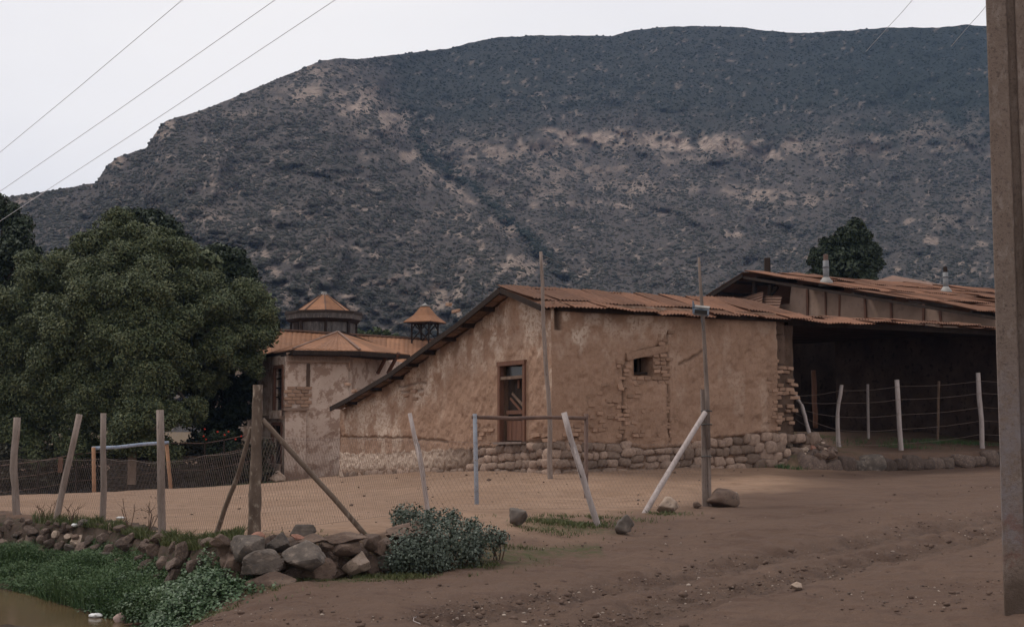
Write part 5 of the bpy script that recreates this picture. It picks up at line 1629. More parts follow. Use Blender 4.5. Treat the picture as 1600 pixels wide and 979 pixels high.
m = MB(); q = P(207, 705, 43.1); m.cbox((q.x, q.y, q.z - .55), (.28, 0, 0), (0, .06, 0), (0, 0, 1.1)); m.build('board', M_WOOD_PLANK, gf)
m = MB(); q = P(95, 712, 43.1); m.cbox((q.x, q.y, q.z - .3), (.16, 0, 0), (0, .05, 0), (0, 0, .5)); m.build('board', M_WOOD_BROWN, gf)
fl = thing('flowering_plant', 'dark plant with a few red flowers behind the garden fence near the house', 'plant', (*P(335, 700, 44).xy, Gz(*P(335, 700, 44).xy)))
V, F = crown(px_blobs([(318, 684, 10, 0), (335, 682, 12, 0), (352, 680, 12, 0), (335, 705, 18, 0), (360, 700, 14, 0)], 43.9), 33, nsub=8, per=90, lsize=.1, sub=.5)
part('foliage', V, F, M_LEAF_DARK, fl)
for x, y in ((320, 670), (318, 681), (340, 674), (357, 674), (351, 679), (322, 686), (368, 686), (377, 681)):
    v, f = rock_data(x, 1, 3); q = P(x, y, 43.4); part('blossom', [Vector(w) * .065 + q for w in v], f, M_FLOWER, fl)

# ------------------------------------------------------------------ posts and fences
def post_pts(top, bot, Y, Yt=None, bend=()):
    b_, t_ = P(*bot, Y), P(*top, Yt or Y)
    pts = [b_ - (t_ - b_).normalized() * .3]
    pts.append(b_)
    for (x, y) in bend: pts.append(P(x, y, Y + ((Yt or Y) - Y) * (bot[1] - y) / (bot[1] - top[1])))
    return pts + [t_]
def round_post(name, label, top, bot, Y, r0, r1, mat, bend=(), group=None, seed=0, Yt=None, cat='post', n=9):
    p = post_pts(top, bot, Y, Yt, bend)
    rr = random.Random(seed + int(top[0]))
    # extra rings for a slightly uneven outline
    q = [p[0]]
    for a, b in zip(p[:-1], p[1:]):
        for k in range(1, 4): q.append(a.lerp(b, k / 3) + Vector((rr.uniform(-1, 1), rr.uniform(-1, 1), 0)) * r0 * .17)
    q[-1] = p[-1]
    m = MB(); m.tube(q, [r0 + (r1 - r0) * i / (len(q) - 1) for i in range(len(q))], n, .12, True, rr)
    return m.solo(name, mat, label, cat, tuple(p[1]), group, True)
GRP = 'wooden fence posts along the low stone wall'
round_post('fence_post', 'weathered grey post at the far left end, darker at its foot', (27, 652), (27, 808), 22.9, .068, .06, M_WOOD_GREY, ((22, 735),), GRP, 1)
round_post('fence_post', 'leaning weathered post, second from the left, tilted to the right', (124, 647), (88, 813), 21.6, .055, .05, M_WOOD_GREY, (), GRP, 2)
round_post('fence_post', 'straight pale post rising in front of the left end of the blue goal bar', (162, 645), (161, 817), 20.6, .05, .046, M_WOOD_GREY, (), GRP, 3)
round_post('fence_post', 'thick straight post in front of the right end of the blue goal bar', (250, 640), (253, 838), 17.9, .055, .05, M_WOOD_GREY, (), GRP, 4)
cp = thing('corner_post', 'thick rough-barked corner post with two slanting braces behind the boulders', 'post', P(397, 834, 15.2))
pp = post_pts((403, 601), (397, 834), 15.2)
m = MB(); rr = random.Random(9); q = [pp[0].lerp(pp[-1], k / 16) for k in range(17)]
m.tube(q, [(.082 - .022 * k / 16) * (1 + rr.uniform(-.08, .08)) for k in range(17)], 12, .1, True, rr); m.build('post', M_BARK, cp, True)
def brace(par, a, Ya, b, Yb, r0, r1, mat, mids=()):
    A, B = P(*a, Ya), P(*b, Yb)
    pts = [A] + [P(x, y, Ya + (Yb - Ya) * f) for x, y, f in mids] + [B, B + (B - A).normalized() * .15]
    m = MB(); m.tube(pts, [r0 + (r1 - r0) * i / (len(pts) - 1) for i in range(len(pts))], 8, .05, True, rr); return m.build('brace', mat, par, True)
brace(cp, (393, 668), 15.25, (337, 838), 16.3, .028, .036, M_BRANCH, ((372, 742, .4), (352, 792, .7)))
brace(cp, (410, 655), 15.2, (568, 832), 16.0, .032, .036, M_BRANCH, ((470, 722, .4), (520, 776, .7)))
round_post('fence_post', 'thin pale crooked post above the leafy bush', (640, 645), (669, 800), 20.4, .042, .034, M_WOOD_PALE, ((652, 692), (662, 745)), 'pale poles of the field fence', 5)
round_post('fence_post', 'pale peeled pole leaning left, its foot beside a dark stone', (881, 644), (934, 822), 19.4, .05, .044, M_WOOD_PALE, ((893, 690), (910, 745)), 'pale poles of the field fence', 6)
# the lamp mast
lp = thing('lamp_mast', 'tall spliced wooden mast with a pale brace, in front of the adobe wall', 'pole', P(1104, 792, 22.9))
m = MB(); m.beam(P(1102, 800, 22.9), P(1099, 608, 22.9), .095, .1, (0, 1, 0)); m.build('board', M_WOOD_GREY, lp)
m = MB(); m.beam(P(1109.5, 800, 22.86), P(1106, 640, 22.86), .05, .09, (0, 1, 0)); m.build('board', M_WOOD_GREY, lp)
m = MB(); pts = [P(1107, 700, 22.8), P(1105, 620, 22.8), P(1101, 545, 22.8), P(1097, 480, 22.8), P(1094, 440, 22.8), P(1092, 402, 22.8)]
m.tube(pts, [.042, .04, .036, .032, .028, .022], 8, .06, True, rr); m.build('mast', M_WOOD_GREY, lp, True)
for y in (641, 662, 712):
    m = MB(); m.tube([P(1096, y + 1, 22.78), P(1104, y, 22.74), P(1112, y + 1, 22.78), P(1112, y + 1, 22.95), P(1096, y + 1, 22.97), P(1096, y + 1, 22.78)], .012, 5); m.build('wire_tie', M_DARKWIRE, lp)
brace(lp, (1102, 644), 22.7, (1009, 799), 21.6, .045, .05, M_WOOD_PALE, ((1060, 712, .4), (1030, 762, .75)))
# floodlight on the mast
fl = thing('floodlight', 'small blue-grey floodlight clamped to the mast just below the roof edge', 'lamp', P(1096, 490, 22.6))
c = P(1096, 488, 22.55)
m = MB()
prof = [Vector((-.13, -.02, -.06)), Vector((-.13, -.1, -.02)), Vector((-.13, -.1, .06)), Vector((-.13, .03, .08)), Vector((-.13, .05, -.04))]
Rt = ROT(.15, .12, -.25)
m.prism([c + Rt @ p for p in prof], Rt @ Vector((.26, 0, 0))); hood = m.build('housing', M_LAMP, fl)
m = MB(); m.prism([c + Rt @ Vector(p) for p in ((-.12, -.102, .085), (.14, -.102, .085), (.14, .03, .1), (-.12, .03, .1))], Rt @ Vector((0, 0, .02))); m.build('shade', M_GALV_PALE, fl)
m = MB(); m.prism([c + Rt @ Vector(p) for p in ((-.15, -.06, -.03), (-.17, -.06, .2), (-.13, -.03, .1), (-.13, .02, -.03))], Rt @ Vector((.015, 0, 0))); m.build('side_flap', M_LAMP, fl)
m = MB(); m.tube([c + Vector((0, 0, -.06)), c + Vector((.01, .05, -.16)), c + Vector((.06, .2, -.3))], .014, 6); m.build('bracket', M_GALV, fl)
m = MB(); m.prism([c + Rt @ Vector(p) for p in ((-.11, -.105, -.02), (.11, -.105, -.02), (.11, -.105, .055), (-.11, -.105, .055))], Rt @ Vector((0, .006, 0))); m.build('lens', M_GLASS, fl)
# tall thin pole at the house corner
tpole = round_post('thin_pole', 'tall thin crooked pole standing against the corner of the adobe house', (845, 393), (859, 742), 27.3, .06, .035, M_WOOD_GREY, ((859, 660), (855, 590), (850, 530), (848, 470)), None, 8, None, 'pole')
a = P(846, 398, 27.3); pts = [a, P(862, 405, 29), P(885, 415, 33), P(912, 432, 38)]
m = MB(); m.tube(pts, .01, 4); m.solo('aerial_wire', M_DARKWIRE, 'thin dark wire running back from the top of the thin pole', 'wire', tuple(a))

def mesh_fence(label, P0, P1, h, pitch, base, r=.0015, lean=0, posts_dir=None):
    """two layers of straight wires that cross in diamonds, with a top wire"""
    t = thing('chain_link_fence', label, 'fence', base, 'diamond wire mesh of the field fence')
    P0, P1 = Vector(P0), Vector(P1)
    d = P1 - P0; L = math.hypot(d.x, d.y); ux = Vector((d.x / L, d.y / L, 0)); nn = Vector((-ux.y, ux.x, 0))
    m = MB()
    zf = lambda s: P0.z + (P1.z - P0.z) * s / L
    w = pitch; run = h * .62
    n = int((L + run) / w)
    for k in range(-int(run / w) - 1, n + 1):
        for sg in (1, -1):
            s0 = k * w; s1 = s0 + run
            a0, a1 = max(s0, 0), min(s1, L)
            if a1 - a0 < .02: continue
            f0, f1 = (a0 - s0) / run, (a1 - s0) / run
            if sg < 0: f0, f1 = 1 - f0, 1 - f1
            A = P0 + ux * a0; B = P0 + ux * a1
            m.tube([Vector((A.x, A.y, zf(a0) + h * f0 + .03)) + nn * .004 * sg, Vector((B.x, B.y, zf(a1) + h * f1 + .03)) - nn * .004 * sg], r, 3, 0, False)
    m.build('wire_mesh', M_WIRE, t)
    m = MB()
    for f in (0, 1): m.tube([Vector((*(P0 + ux * (L * k / 8)).xy, zf(L * k / 8) + .03 + h * f - .03 * f * math.sin(math.pi * (k % 4) / 4))) for k in range(9)], r * 1.5, 4)
    m.build('strand', M_WIRE, t)
pl = [P(-160, 800, 28), P(27, 808, 22.9), P(162, 817, 20.6), P(253, 838, 17.9), P(397, 836, 15.2)]
for a, b, lab in zip(pl[:-1], pl[1:], ('wire mesh fence running out of view at the far left', 'wire mesh fence between the far left post and the pale post by the goal', 'wire mesh fence in front of the blue goal', 'wire mesh fence between the thick straight post and the corner post')):
    mesh_fence(lab, a, b, 1.0, .075, a)
mesh_fence('wire mesh fence from the corner post to the crooked pole by the bush', P(397, 836, 15.2), P(669, 800, 20.4), 1.12, .075, P(397, 836, 15.2))
mesh_fence('wire mesh fence from the crooked pole to the lamp mast', P(669, 800, 20.4), P(1104, 793, 22.9), 1.1, .075, P(669, 800, 20.4), .0015)

# goals
def goal(label, pl_, pr_, bar_l, bar_r, Yl, Yr, r, mat_l, mat_r, mat_b):
    t = thing('football_goal', label, 'goal', P(*pl_[1], Yl), 'small football goals on the dirt field')
    for (top, bot), Y, mt in ((pl_, Yl, mat_l), (pr_, Yr, mat_r)):
        b_ = P(*bot, Y); m = MB(); m.tube([b_ - Vector((0, 0, .2)), b_, P(*top, Y)], r, 9, .04, True, rr); m.build('post', mt, t, True)
    m = MB(); A, B = P(*bar_l, Yl), P(*bar_r, Yr); m.tube([A, A.lerp(B, .33) + Vector((0, 0, -.02)), A.lerp(B, .66) + Vector((0, 0, .01)), B], r * .9, 9, .04, True, rr); m.build('crossbar', mat_b, t, True)
    return t
goal('near goal with grey-blue left post and thin rusty bar in front of the door', ((742, 646), (745, 789)), ((916, 646), (916, 780)), (738, 651), (917, 653), 23, 24.3, .04, M_BLUEGREY, M_RUSTY_ROD, M_RUSTY_ROD)
goal('far goal with pale blue crossbar in front of the dark hedge', ((146, 698), (147, 773)), ((260, 690), (267, 766)), (144, 700), (263, 691), 36, 37.5, .055, M_ORANGE_ROD, M_ORANGE_ROD, M_BLUE)

# posts on the terrace by the porch
TG = 'pale posts of the wire fence along the porch'
round_post('porch_fence_post', 'white bowed post, first of the porch fence beside the broken wall', (1315, 601), (1313, 707), 33.6, .07, .045, M_WOOD_PALE, ((1309, 680), (1308, 645)), TG, 1)
round_post('porch_fence_post', 'slender pale post standing farther back between two thicker white ones', (1356, 600), (1357, 691), 36.6, .045, .035, M_WOOD_PALE, (), TG, 2)
round_post('porch_fence_post', 'straight thick white post in the middle of the porch fence', (1401, 593), (1408, 707), 33.9, .075, .06, M_WOOD_PALE, (), TG, 3)
round_post('porch_fence_post', 'dark slim post barely showing against the porch wall', (1467, 595), (1465, 692), 36.8, .04, .035, M_WOOD_PLANK, (), TG, 4)
round_post('porch_fence_post', 'tall white post next to the concrete pole', (1528, 582), (1535, 694), 35.4, .075, .06, M_WOOD_PALE, (), TG, 5)
round_post('bent_branch', 'bare bent pale branch leaning by the broken wall end', (1240, 613), (1263, 673), 32.6, .055, .045, M_WOOD_PALE, ((1258, 650), (1252, 632)), None, 6, None, 'branch')
round_post('leaning_pole', 'dim wooden pole standing in the dark doorway behind the branch', (1271, 578), (1274, 652), 36.5, .07, .07, M_WOOD_BROWN, (), None, 7, None, 'pole')
wf = thing('wire_fence', 'thin slack wires strung between the porch fence posts', 'fence', P(1313, 707, 33.6))
for k, f in enumerate((.12, .33, .54, .76, .95)):
    m = MB()
    seq = [((1243, 660 - 44 * f), 33.4), ((1312, 705 - 100 * f), 33.55), ((1405, 706 - 108 * f), 33.85), ((1533, 690 - 100 * f), 35.35), ((1640, 690 - 100 * f), 35.6)]
    pts = []
    for (p, Y), (p2, Y2) in zip(seq[:-1], seq[1:]):
        A, B = P(*p, Y), P(*p2, Y2)
        for i in range(5): pts.append(A.lerp(B, i / 5) - Vector((0, 0, .04 * math.sin(math.pi * i / 5))))
    m.tube(pts + [B], .004, 4); m.build('strand', M_WIRE, wf)

# ------------------------------------------------------------------ concrete pole and overhead wires
pb = P(1588, 957, 12.6)
cpole = thing('utility_pole', 'tall concrete utility pole with a grooved side at the right edge', 'pole', (pb.x, pb.y, Gz(pb.x, pb.y)))
m = MB(); x0 = P(1571, 955, 12.6).x; zb_ = Gz(pb.x, pb.y) - .4
prof = [(0, 0), (.185, 0), (.195, .012), (.205, .07), (.275, .075), (.285, .012), (.295, 0), (.46, 0), (.47, .012), (.47, .22), (0, .22), (-.008, .2), (-.008, .012)]
PR = math.radians(-20)
def polering(z):
    k = 1 - .012 * max(z, 0)
    return [Vector((x0 + (x * math.cos(PR) - y * math.sin(PR)) * k, 12.6 + (x * math.sin(PR) + y * math.cos(PR)) * k, z)) for x, y in prof]
zs = [zb_] + list(np.linspace(0, 9.5, 20)); n = len(prof)
V = []; F = []
for i, z in enumerate(zs):
    V += [p + Vector((rr.uniform(-1, 1), rr.uniform(-1, 1), 0)) * .002 for p in polering(z)]
    if i:
        for j in range(n): q = (i - 1) * n; F.append((q + j, q + (j + 1) % n, q + n + (j + 1) % n, q + n + j))
F.append(tuple(range(len(V) - n, len(V))))
part('shaft', V, F, M_CONCRETE, cpole)
m = MB(); m.beam(Vector((x0 - .6, 12.7, 8.6)), Vector((x0 + 1.1, 12.7, 8.6)), .1, .12); m.build('crossarm', M_WOOD_DARK, cpole)
LG = 'overhead wires crossing the sky'
def sky_wire(label, a, Ya, b, Yb, ext0, ext1, r=.007):
    A, B = P(*a, Ya), P(*b, Yb); d = B - A
    pts = [A - d * ext0, A, A.lerp(B, .5) - Vector((0, 0, .02)), B, B + d * ext1]
    m = MB(); m.tube(pts, r, 5); m.solo('overhead_wire', M_WIRE_LINE, label, 'wire', tuple(A), LG)
sky_wire('topmost overhead wire, leftmost of three in the pale sky', (0, 238), 34, (285, 0), 25, .8, 1.0)
sky_wire('middle overhead wire of three in the pale sky', (0, 299), 34, (430, 0), 24, .4, .8)
sky_wire('lowest overhead wire of three, nearest the mountain', (75, 296), 34, (524, 0), 24, .4, .8)
sky_wire('short stretch of wire above the ridge, farther from the concrete pole', (1389, 41), 40, (1426, 0), 36, 1.2, 3, .008)
sky_wire('short stretch of wire above the ridge, right beside the concrete pole', (1516, 38), 40, (1547, 2), 36, 1.2, 3, .008)
# ------------------------------------------------------------------ low stone wall and boulders
def ground_at(px, py, Y):
    p = P(px, py, Y); return Vector((p.x, p.y, Gz(p.x, p.y)))
def edgeY(px):
    xs = [-420, -150, 0, 160, 250, 345, 480, 600, 672]
    return float(np.interp(px, xs, [32, 26.5, 23.0, 20.2, 17.35, 14.75, 15.1, 15.85, 16.5]))
BOULD = [rock_variants('boulder_mesh', [mt], 5, sub=4, cuts=11, cutd=(.45, .8), rough=.07, fine=.02, flat=True) for mt in (M_BOULDER, M_BOULDER_BROWN, M_BOULDER_TAN)]
SMALLR = [rock_variants('rubble_mesh', [mt], 7, sub=3, cuts=10, cutd=(.42, .8), rough=.12, fine=.04, flat=True) for mt in (M_BANK_STONE, M_BOULDER, M_BOULDER_TAN, M_BOULDER_BROWN, M_RED_STONE)]
rw = random.Random(12)
base = ground_at(350, 920, 14.3)
rwall = thing('boulder_wall', 'dry wall end of large grey and brown boulders in the foreground', 'wall', base)
def put_rock(parent, me, box, Y, depth=None, rot=(0, 0, 0), sink=0.0, name='boulder'):
    x0, y0, x1, y1 = box
    c = P((x0 + x1) / 2, (y0 + y1) / 2, Y); w = (x1 - x0) * Y / FPX; h = (y1 - y0) * Y / FPX
    return inst(name, me, parent, c + Vector((0, 0, -sink)), ROT(*rot), (w * 1.08, depth or (w + h) * .55, h * 1.1))
G_, B_2, T_2 = 0, 1, 2
SPEC = [((360, 838, 412, 877), G_, -.1, .0), ((413, 832, 452, 865), G_, 0, .1), ((376, 861, 442, 898), G_, -.25, -.22), ((442, 847, 506, 892), G_, -.2, -.2), ((385, 894, 460, 925), B_2, -.35, -.06),
        ((511, 844, 561, 868), B_2, 0, 0), ((536, 861, 577, 897), T_2, -.1, .1), ((470, 872, 526, 905), B_2, 0, 0), ((602, 816, 678, 850), B_2, .1, -.12), ((507, 831, 572, 850), B_2, .05, 0), ((346, 865, 380, 899), B_2, .05, 0),
        ((452, 835, 510, 850), B_2, .1, 0), ((582, 844, 603, 866), B_2, 0, .2), ((590, 866, 614, 892), G_, 0, 0), ((352, 892, 383, 920), B_2, 0, 0), ((565, 834, 594, 860), B_2, .05, 0), ((612, 842, 655, 880), B_2, .1, 0), ((340, 845, 366, 872), B_2, .25, 0), ((560, 866, 592, 897), B_2, .1, .2), ((500, 880, 545, 906), B_2, .15, 0)]
for i, (bx_, kk, dy, ry) in enumerate(SPEC):
    cx = (bx_[0] + bx_[2]) / 2
    put_rock(rwall, BOULD[kk][i % 5], bx_, edgeY(cx) - .42 + dy, None, (rw.uniform(-.2, .2), ry, rw.uniform(-.4, .4)))
put_rock(rwall, SMALLR[4][0], (391, 830, 413, 842), 14.75, None, (0, .1, .4), name='reddish_stone')
put_rock(rwall, SMALLR[4][1], (455, 834, 476, 843), 14.75, None, (0, 0, .2), name='reddish_stone')
for i in range(60):                                     # rubble that fills the gaps behind the boulders
    px = rw.uniform(345, 670); top = 842; bot = float(np.interp(px, [345, 400, 500, 640, 672], [915, 915, 903, 885, 850]))
    py = rw.uniform(top, bot); s = rw.uniform(10, 19)
    put_rock(rwall, rw.choice(SMALLR[3] + SMALLR[0]), (px - s, py - s * .7, px + s, py + s * .7), edgeY(px) - .3 + rw.uniform(0, .12), None, (rw.uniform(-.4, .4), rw.uniform(-.4, .4), rw.uniform(0, 3)), 0, 'stone')
M_EARTH_CORE = mat_mottled('dark_bank_earth', (.045, .032, .025), (.085, .06, .046), 4, (.03, .035, .016), 9, .04, .95, .1, 0)
bw = thing('field_wall', 'crumbling earth-packed stone wall along the green ditch bank at the left', 'wall', ground_at(170, 850, 20))
def px_of(x, y, z):
    v = Vector((x, y, z)) - CAMO
    return 800 + FPX * v.x / (v.y * CP + v.z * SP)
# earth core that follows the edge
vs, fs = [], []
seq = np.linspace(-230, 352, 90)
for i, px in enumerate(seq):
    Y = edgeY(px); p = P(px, 850, Y); q = P(px + 4, 850, edgeY(px + 4)); d = Vector((q.x - p.x, q.y - p.y, 0)).normalized(); nrm = Vector((d.y, -d.x, 0))
    zt = Gz(p.x - nrm.x * .7, p.y - nrm.y * .7); zb = Gz(p.x + nrm.x * .6, p.y + nrm.y * .6) - .1
    for k, (o_, f) in enumerate(((-.6, -.15), (-.35, .93), (0, .9), (.1, .78), (.17, .5), (.24, .2), (.32, -.2))):
        c = Vector((p.x, p.y, 0)) + nrm * (o_ + .1 * mnoise.noise(Vector((i * .35, k * .8, 2.0)))); c.z = zb + (zt + .06 - zb) * f + .07 * mnoise.noise(Vector((i * .9, k, 7.0))); vs.append(c)
    if i:
        for k in range(6): a = (i - 1) * 7 + k; fs.append((a, a + 7, a + 8, a + 1))
part('earth_core', vs, fs, M_EARTH_CORE, bw, True)
n_st = 0
px = -60
while px < 348:
    Y = edgeY(px); w_ = rw.uniform(.17, .36); stepx = w_ * FPX / Y * .66
    p = P(px, 850, Y); q = P(px + 4, 850, edgeY(px + 4)); d = Vector((q.x - p.x, q.y - p.y, 0)).normalized(); nrm = Vector((d.y, -d.x, 0))
    zt = Gz(p.x - nrm.x * .7, p.y - nrm.y * .7); zb = Gz(p.x + nrm.x * .6, p.y + nrm.y * .6)
    for j in range(4):
        if rw.random() < .12: continue
        f = (j + .5) / 4 + rw.uniform(-.1, .1)
        kind = rw.choices([0, 1, 2, 3], [.74, .12, .05, .09])[0]
        s = w_ * rw.uniform(.6, 1.1) * (1 if j < 3 else .85)
        c = Vector((p.x, p.y, zt + .02 - (zt - zb) * (1 - f) * .9)) + nrm * (.34 - .28 * f + rw.uniform(-.06, .06))
        inst('stone', rw.choice(SMALLR[kind]), bw, c, frame(d, -nrm, Vector((0, 0, 1))) @ ROT(rw.uniform(-.5, .5), rw.uniform(-.6, .6), rw.uniform(0, 6)), (s, s * rw.uniform(.7, 1.1), s * rw.uniform(.55, .95)))
        n_st += 1
    px += stepx

# loose rocks on the ground
def loose(label, box, Y, mat, seed, rot=(0, 0, 0), cat='rock', group=None, depth=None, boxy=2.8, cuts=12, name='rock'):
    x0, y0, x1, y1 = box
    v, f = rock_data(seed, 4, cuts, (.5, .95), .1, .03, boxy)
    w, h = (x1 - x0) * Y / FPX * 1.05, (y1 - y0) * Y / FPX * 1.12
    b = P((x0 + x1) / 2, y1, Y); R = ROT(*rot)
    dp = depth or (w + h) * .5
    pts = [R @ Vector((q.x * w, q.y * dp, q.z * h)) for q in v]
    zmin = min(p.z for p in pts)
    gz = Gz(b.x, b.y)
    pts = [p + Vector((b.x, b.y, gz - zmin - h * .1)) for p in pts]
    return solo(name, pts, f, mat, label, cat, (b.x, b.y, gz), group, True)
v, f = rock_data(77, 4, 12, (.55, .95), .1, .04, 3)
c = P(473, 828, 15.0); w, h = 41 * 15 / FPX, 20 * 15 / FPX
solo('rock', [c + Vector((q.x * w, q.y * .24, q.z * h)) for q in v], f, M_BOULDER, 'speckled grey rock lying on top of the boulder wall', 'rock', tuple(c), None, True)
loose('upright grey rock at the edge of the dirt field, right of the bush', (796, 799, 824, 823), 18.8, M_BOULDER, 5, (0, .2, .3))
loose('dark wedge-shaped rock beside the foot of the left-leaning pale pole', (958, 808, 990, 832), 18.9, M_BOULDER, 9, (0, -.2, .2), boxy=2.2)
loose('flat tan rock between the pale brace and the lamp mast', (1028, 782, 1060, 805), 21.6, M_BOULDER_TAN, 13, (0, .15, -.2))
loose('largest loose rock, grey brown, at the foot of the lamp mast', (1107, 767, 1152, 796), 22.8, M_BOULDER_BROWN, 17, (0, .2, .1), boxy=2.4)
loose('small brown stone just left of the lamp mast foot', (1084, 787, 1095, 797), 22.6, M_BOULDER_BROWN, 19, (0, 0, .4))
loose('small grey rock peeping out of the leafy bush', (731, 827, 752, 850), 16.4, M_BOULDER, 21, (0, .3, .4))
loose('pale stone lying alone on the bare road at lower right', (1236, 922, 1254, 933), 14.3, M_BOULDER_TAN, 23)
loose('pale rock at the foot of the two-storey house', (415, 734, 446, 752), 44.5, M_BOULDER_TAN, 25)
loose('pale rubble lump at the left corner of the adobe house', (530, 738, 548, 750), 38.2, M_BOULDER_TAN, 27)

# ------------------------------------------------------------------ kerb of the porch terrace and rubble
kb = thing('terrace_kerb', 'low rough kerb of dark stones along the edge of the porch terrace', 'kerb', (KA.x, KA.y, Gz(KA.x, KA.y - .4)))
KST = block_variants('kerb_stone_mesh', [M_BANK_STONE], 7) 
KSB = block_variants('kerb_stone_mesh', [M_BOULDER], 4)
s = 0.05
while s < 7.2:
    w = rw.uniform(.3, .75)
    x, y = KA.x + kdir.x * (s + w / 2), KA.y + kdir.y * (s + w / 2)
    zb = Gz(x - kdir.y * -.0 + kdir.y * .35, y - kdir.x * .35); zt = Gz(x - kdir.y * .4, y + kdir.x * .4)
    h = max(.2, (zt - zb)) * rw.uniform(.5, .95)
    inst('kerb_stone', rw.choice(KST if rw.random() < .75 else KSB), kb, (x, y, zb + h * .42), frame(kdir, Vector((-kdir.y, kdir.x, 0)), Vector((0, 0, 1))) @ ROT(rw.uniform(-.15, .15), rw.uniform(-.2, .2), rw.uniform(-.15, .15)), (w * 1.06, .34, h * 1.1))
    s += w * .97
rh = thing('rubble_heap', 'heap of broken stones and reddish bricks below the broken wall end', 'rubble', ground_at(1255, 725, 31.6))
for i in range(64):
    f = rw.random()
    px = 1222 + 80 * f; top = float(np.interp(px, [1222, 1250, 1275, 1302], [676, 680, 684, 700])); py = rw.uniform(top, 722 - 8 * f)
    Y = 31.4 + (722 - py) * .02; s = rw.uniform(5, 11)
    put_rock(rh, rw.choice(SMALLR[rw.choices([0, 1, 2, 4, 3], [.3, .15, .15, .15, .25])[0]]), (px - s, py - s * .6, px + s, py + s * .6), Y, None, (rw.uniform(-.4, .4), rw.uniform(-.4, .4), rw.uniform(0, 3)), 0, 'stone')
m = MB()
vs, fs = rock_data(41, 3, 0, (.9, 1), .2, .05)
c = P(1258, 708, 32.1); part('earth_core', [c + Vector((q.x * 1.25, q.y * .7, q.z * .85)) for q in vs], fs, M_MUD_CORE, rh, True)

# ------------------------------------------------------------------ plants and ground cover
def scatter_poly(n, fn, seed):
    rs = np.random.RandomState(seed); return fn(rs, n)
def stuff(name, V, F, mat):
    o = part(name, V, F, mat, None); tag(o, kind='stuff'); return o
def blades(xyz, h, seed, lean=.45, w=.012):
    rs = np.random.RandomState(seed); N = len(xyz)
    a = rs.uniform(0, 2 * np.pi, N); L = h * rs.uniform(.5, 1.25, N)
    side = np.stack([np.cos(a), np.sin(a), 0 * a], 1) * w
    b = rs.uniform(0, 2 * np.pi, N); ln = rs.uniform(0, lean, N)
    tip = np.stack([np.cos(b) * ln * L, np.sin(b) * ln * L, L], 1)
    mid = tip * np.array([.35, .35, .6])
    V = np.stack([xyz - side, xyz + side, xyz + mid + side * .7, xyz + mid - side * .7, xyz + tip + side * .1, xyz + tip - side * .1], 1).reshape(-1, 3)
    k = np.arange(N)[:, None] * 6
    F = np.concatenate([k + np.array([[0, 1, 2, 3]]), k + np.array([[3, 2, 4, 5]])], 0)
    return V, F
# bank between the wall and the water: feathery mounds and broad-leaved weeds
rs = np.random.RandomState(8)
def bank_pts(n, rs, x0=-15.0):
    y = rs.uniform(14.0, 27, n); x = rs.uniform(-16, -3.2, n)
    sd = edge_sd(x, y); z = ground_parts(x, y)[0]
    wsd = water_sd(x, y); ditch = np.interp(x, [-16, -10, -7.5, -6.65, -5.6, -4.66, -4.0, -3.2], [30, 22.5, 18.8, 17.96, 16.7, 15.67, 15.0, 13.6])
    u = 800 + FPX * x / y
    k = (sd < -.12) & (y > ditch - .05) & (wsd < .08) & (u < 352) & (u > -200)
    x, y, z, u, f = x[k], y[k], z[k], u[k], np.clip(-sd[k] / 2.6, 0, 1)
    return x, y, z, f, u
    Y = np.interp(u, [-420, -150, 0, 160, 250, 345, 400], [32, 26.5, 23.0, 20.2, 17.35, 14.75, 14.6])
    ex = (u - 800) / FPX * Y
    # move from the wall foot toward the ditch
    f = rs.rand(n)
    wid = np.interp(u, [-190, 0, 100, 200, 300, 345], [7.5, 6.2, 5.2, 3.8, 1.7, .5])
    x = ex + (.25 + wid * f) * .55; y = Y - (.25 + wid * f) * .83
    z = ground_parts(x, y)[0]
    k = (z > WATER_Z - .06)
    return x[k], y[k], z[k], f[k], u[k]
x, y, z, f, u = bank_pts(420000, rs)
mound = .07 + .27 * np.clip(fbm(x * 1.15, y * 1.15, seed=201, oct=3) + .45, 0, 1.3) * np.minimum(1, 3.2 * (1 - f) + .4) * np.minimum(1, f * 3 + .12)
V, F = blades(np.stack([x, y, z - .02], 1), mound * .95, 5, 1.0, .006)
stuff('bank_grass', V, F, M_GRASS)
x, y, z, f, u = bank_pts(800000, rs)
mound = .07 + .27 * np.clip(fbm(x * 1.15, y * 1.15, seed=201, oct=3) + .45, 0, 1.3) * np.minimum(1, 3.2 * (1 - f) + .4) * np.minimum(1, f * 3 + .12)
hh = rs.rand(len(x)) ** .5
C = np.stack([x, y, z + mound * hh], 1); Nn = np.stack([rs.normal(size=len(x)) * .5, rs.normal(size=len(x)) * .5 - .3, np.ones(len(x))], 1)
V, F = leaves(C, Nn, .04, 6, .32, .7)
stuff('bank_herbs', V, F, M_GRASS)
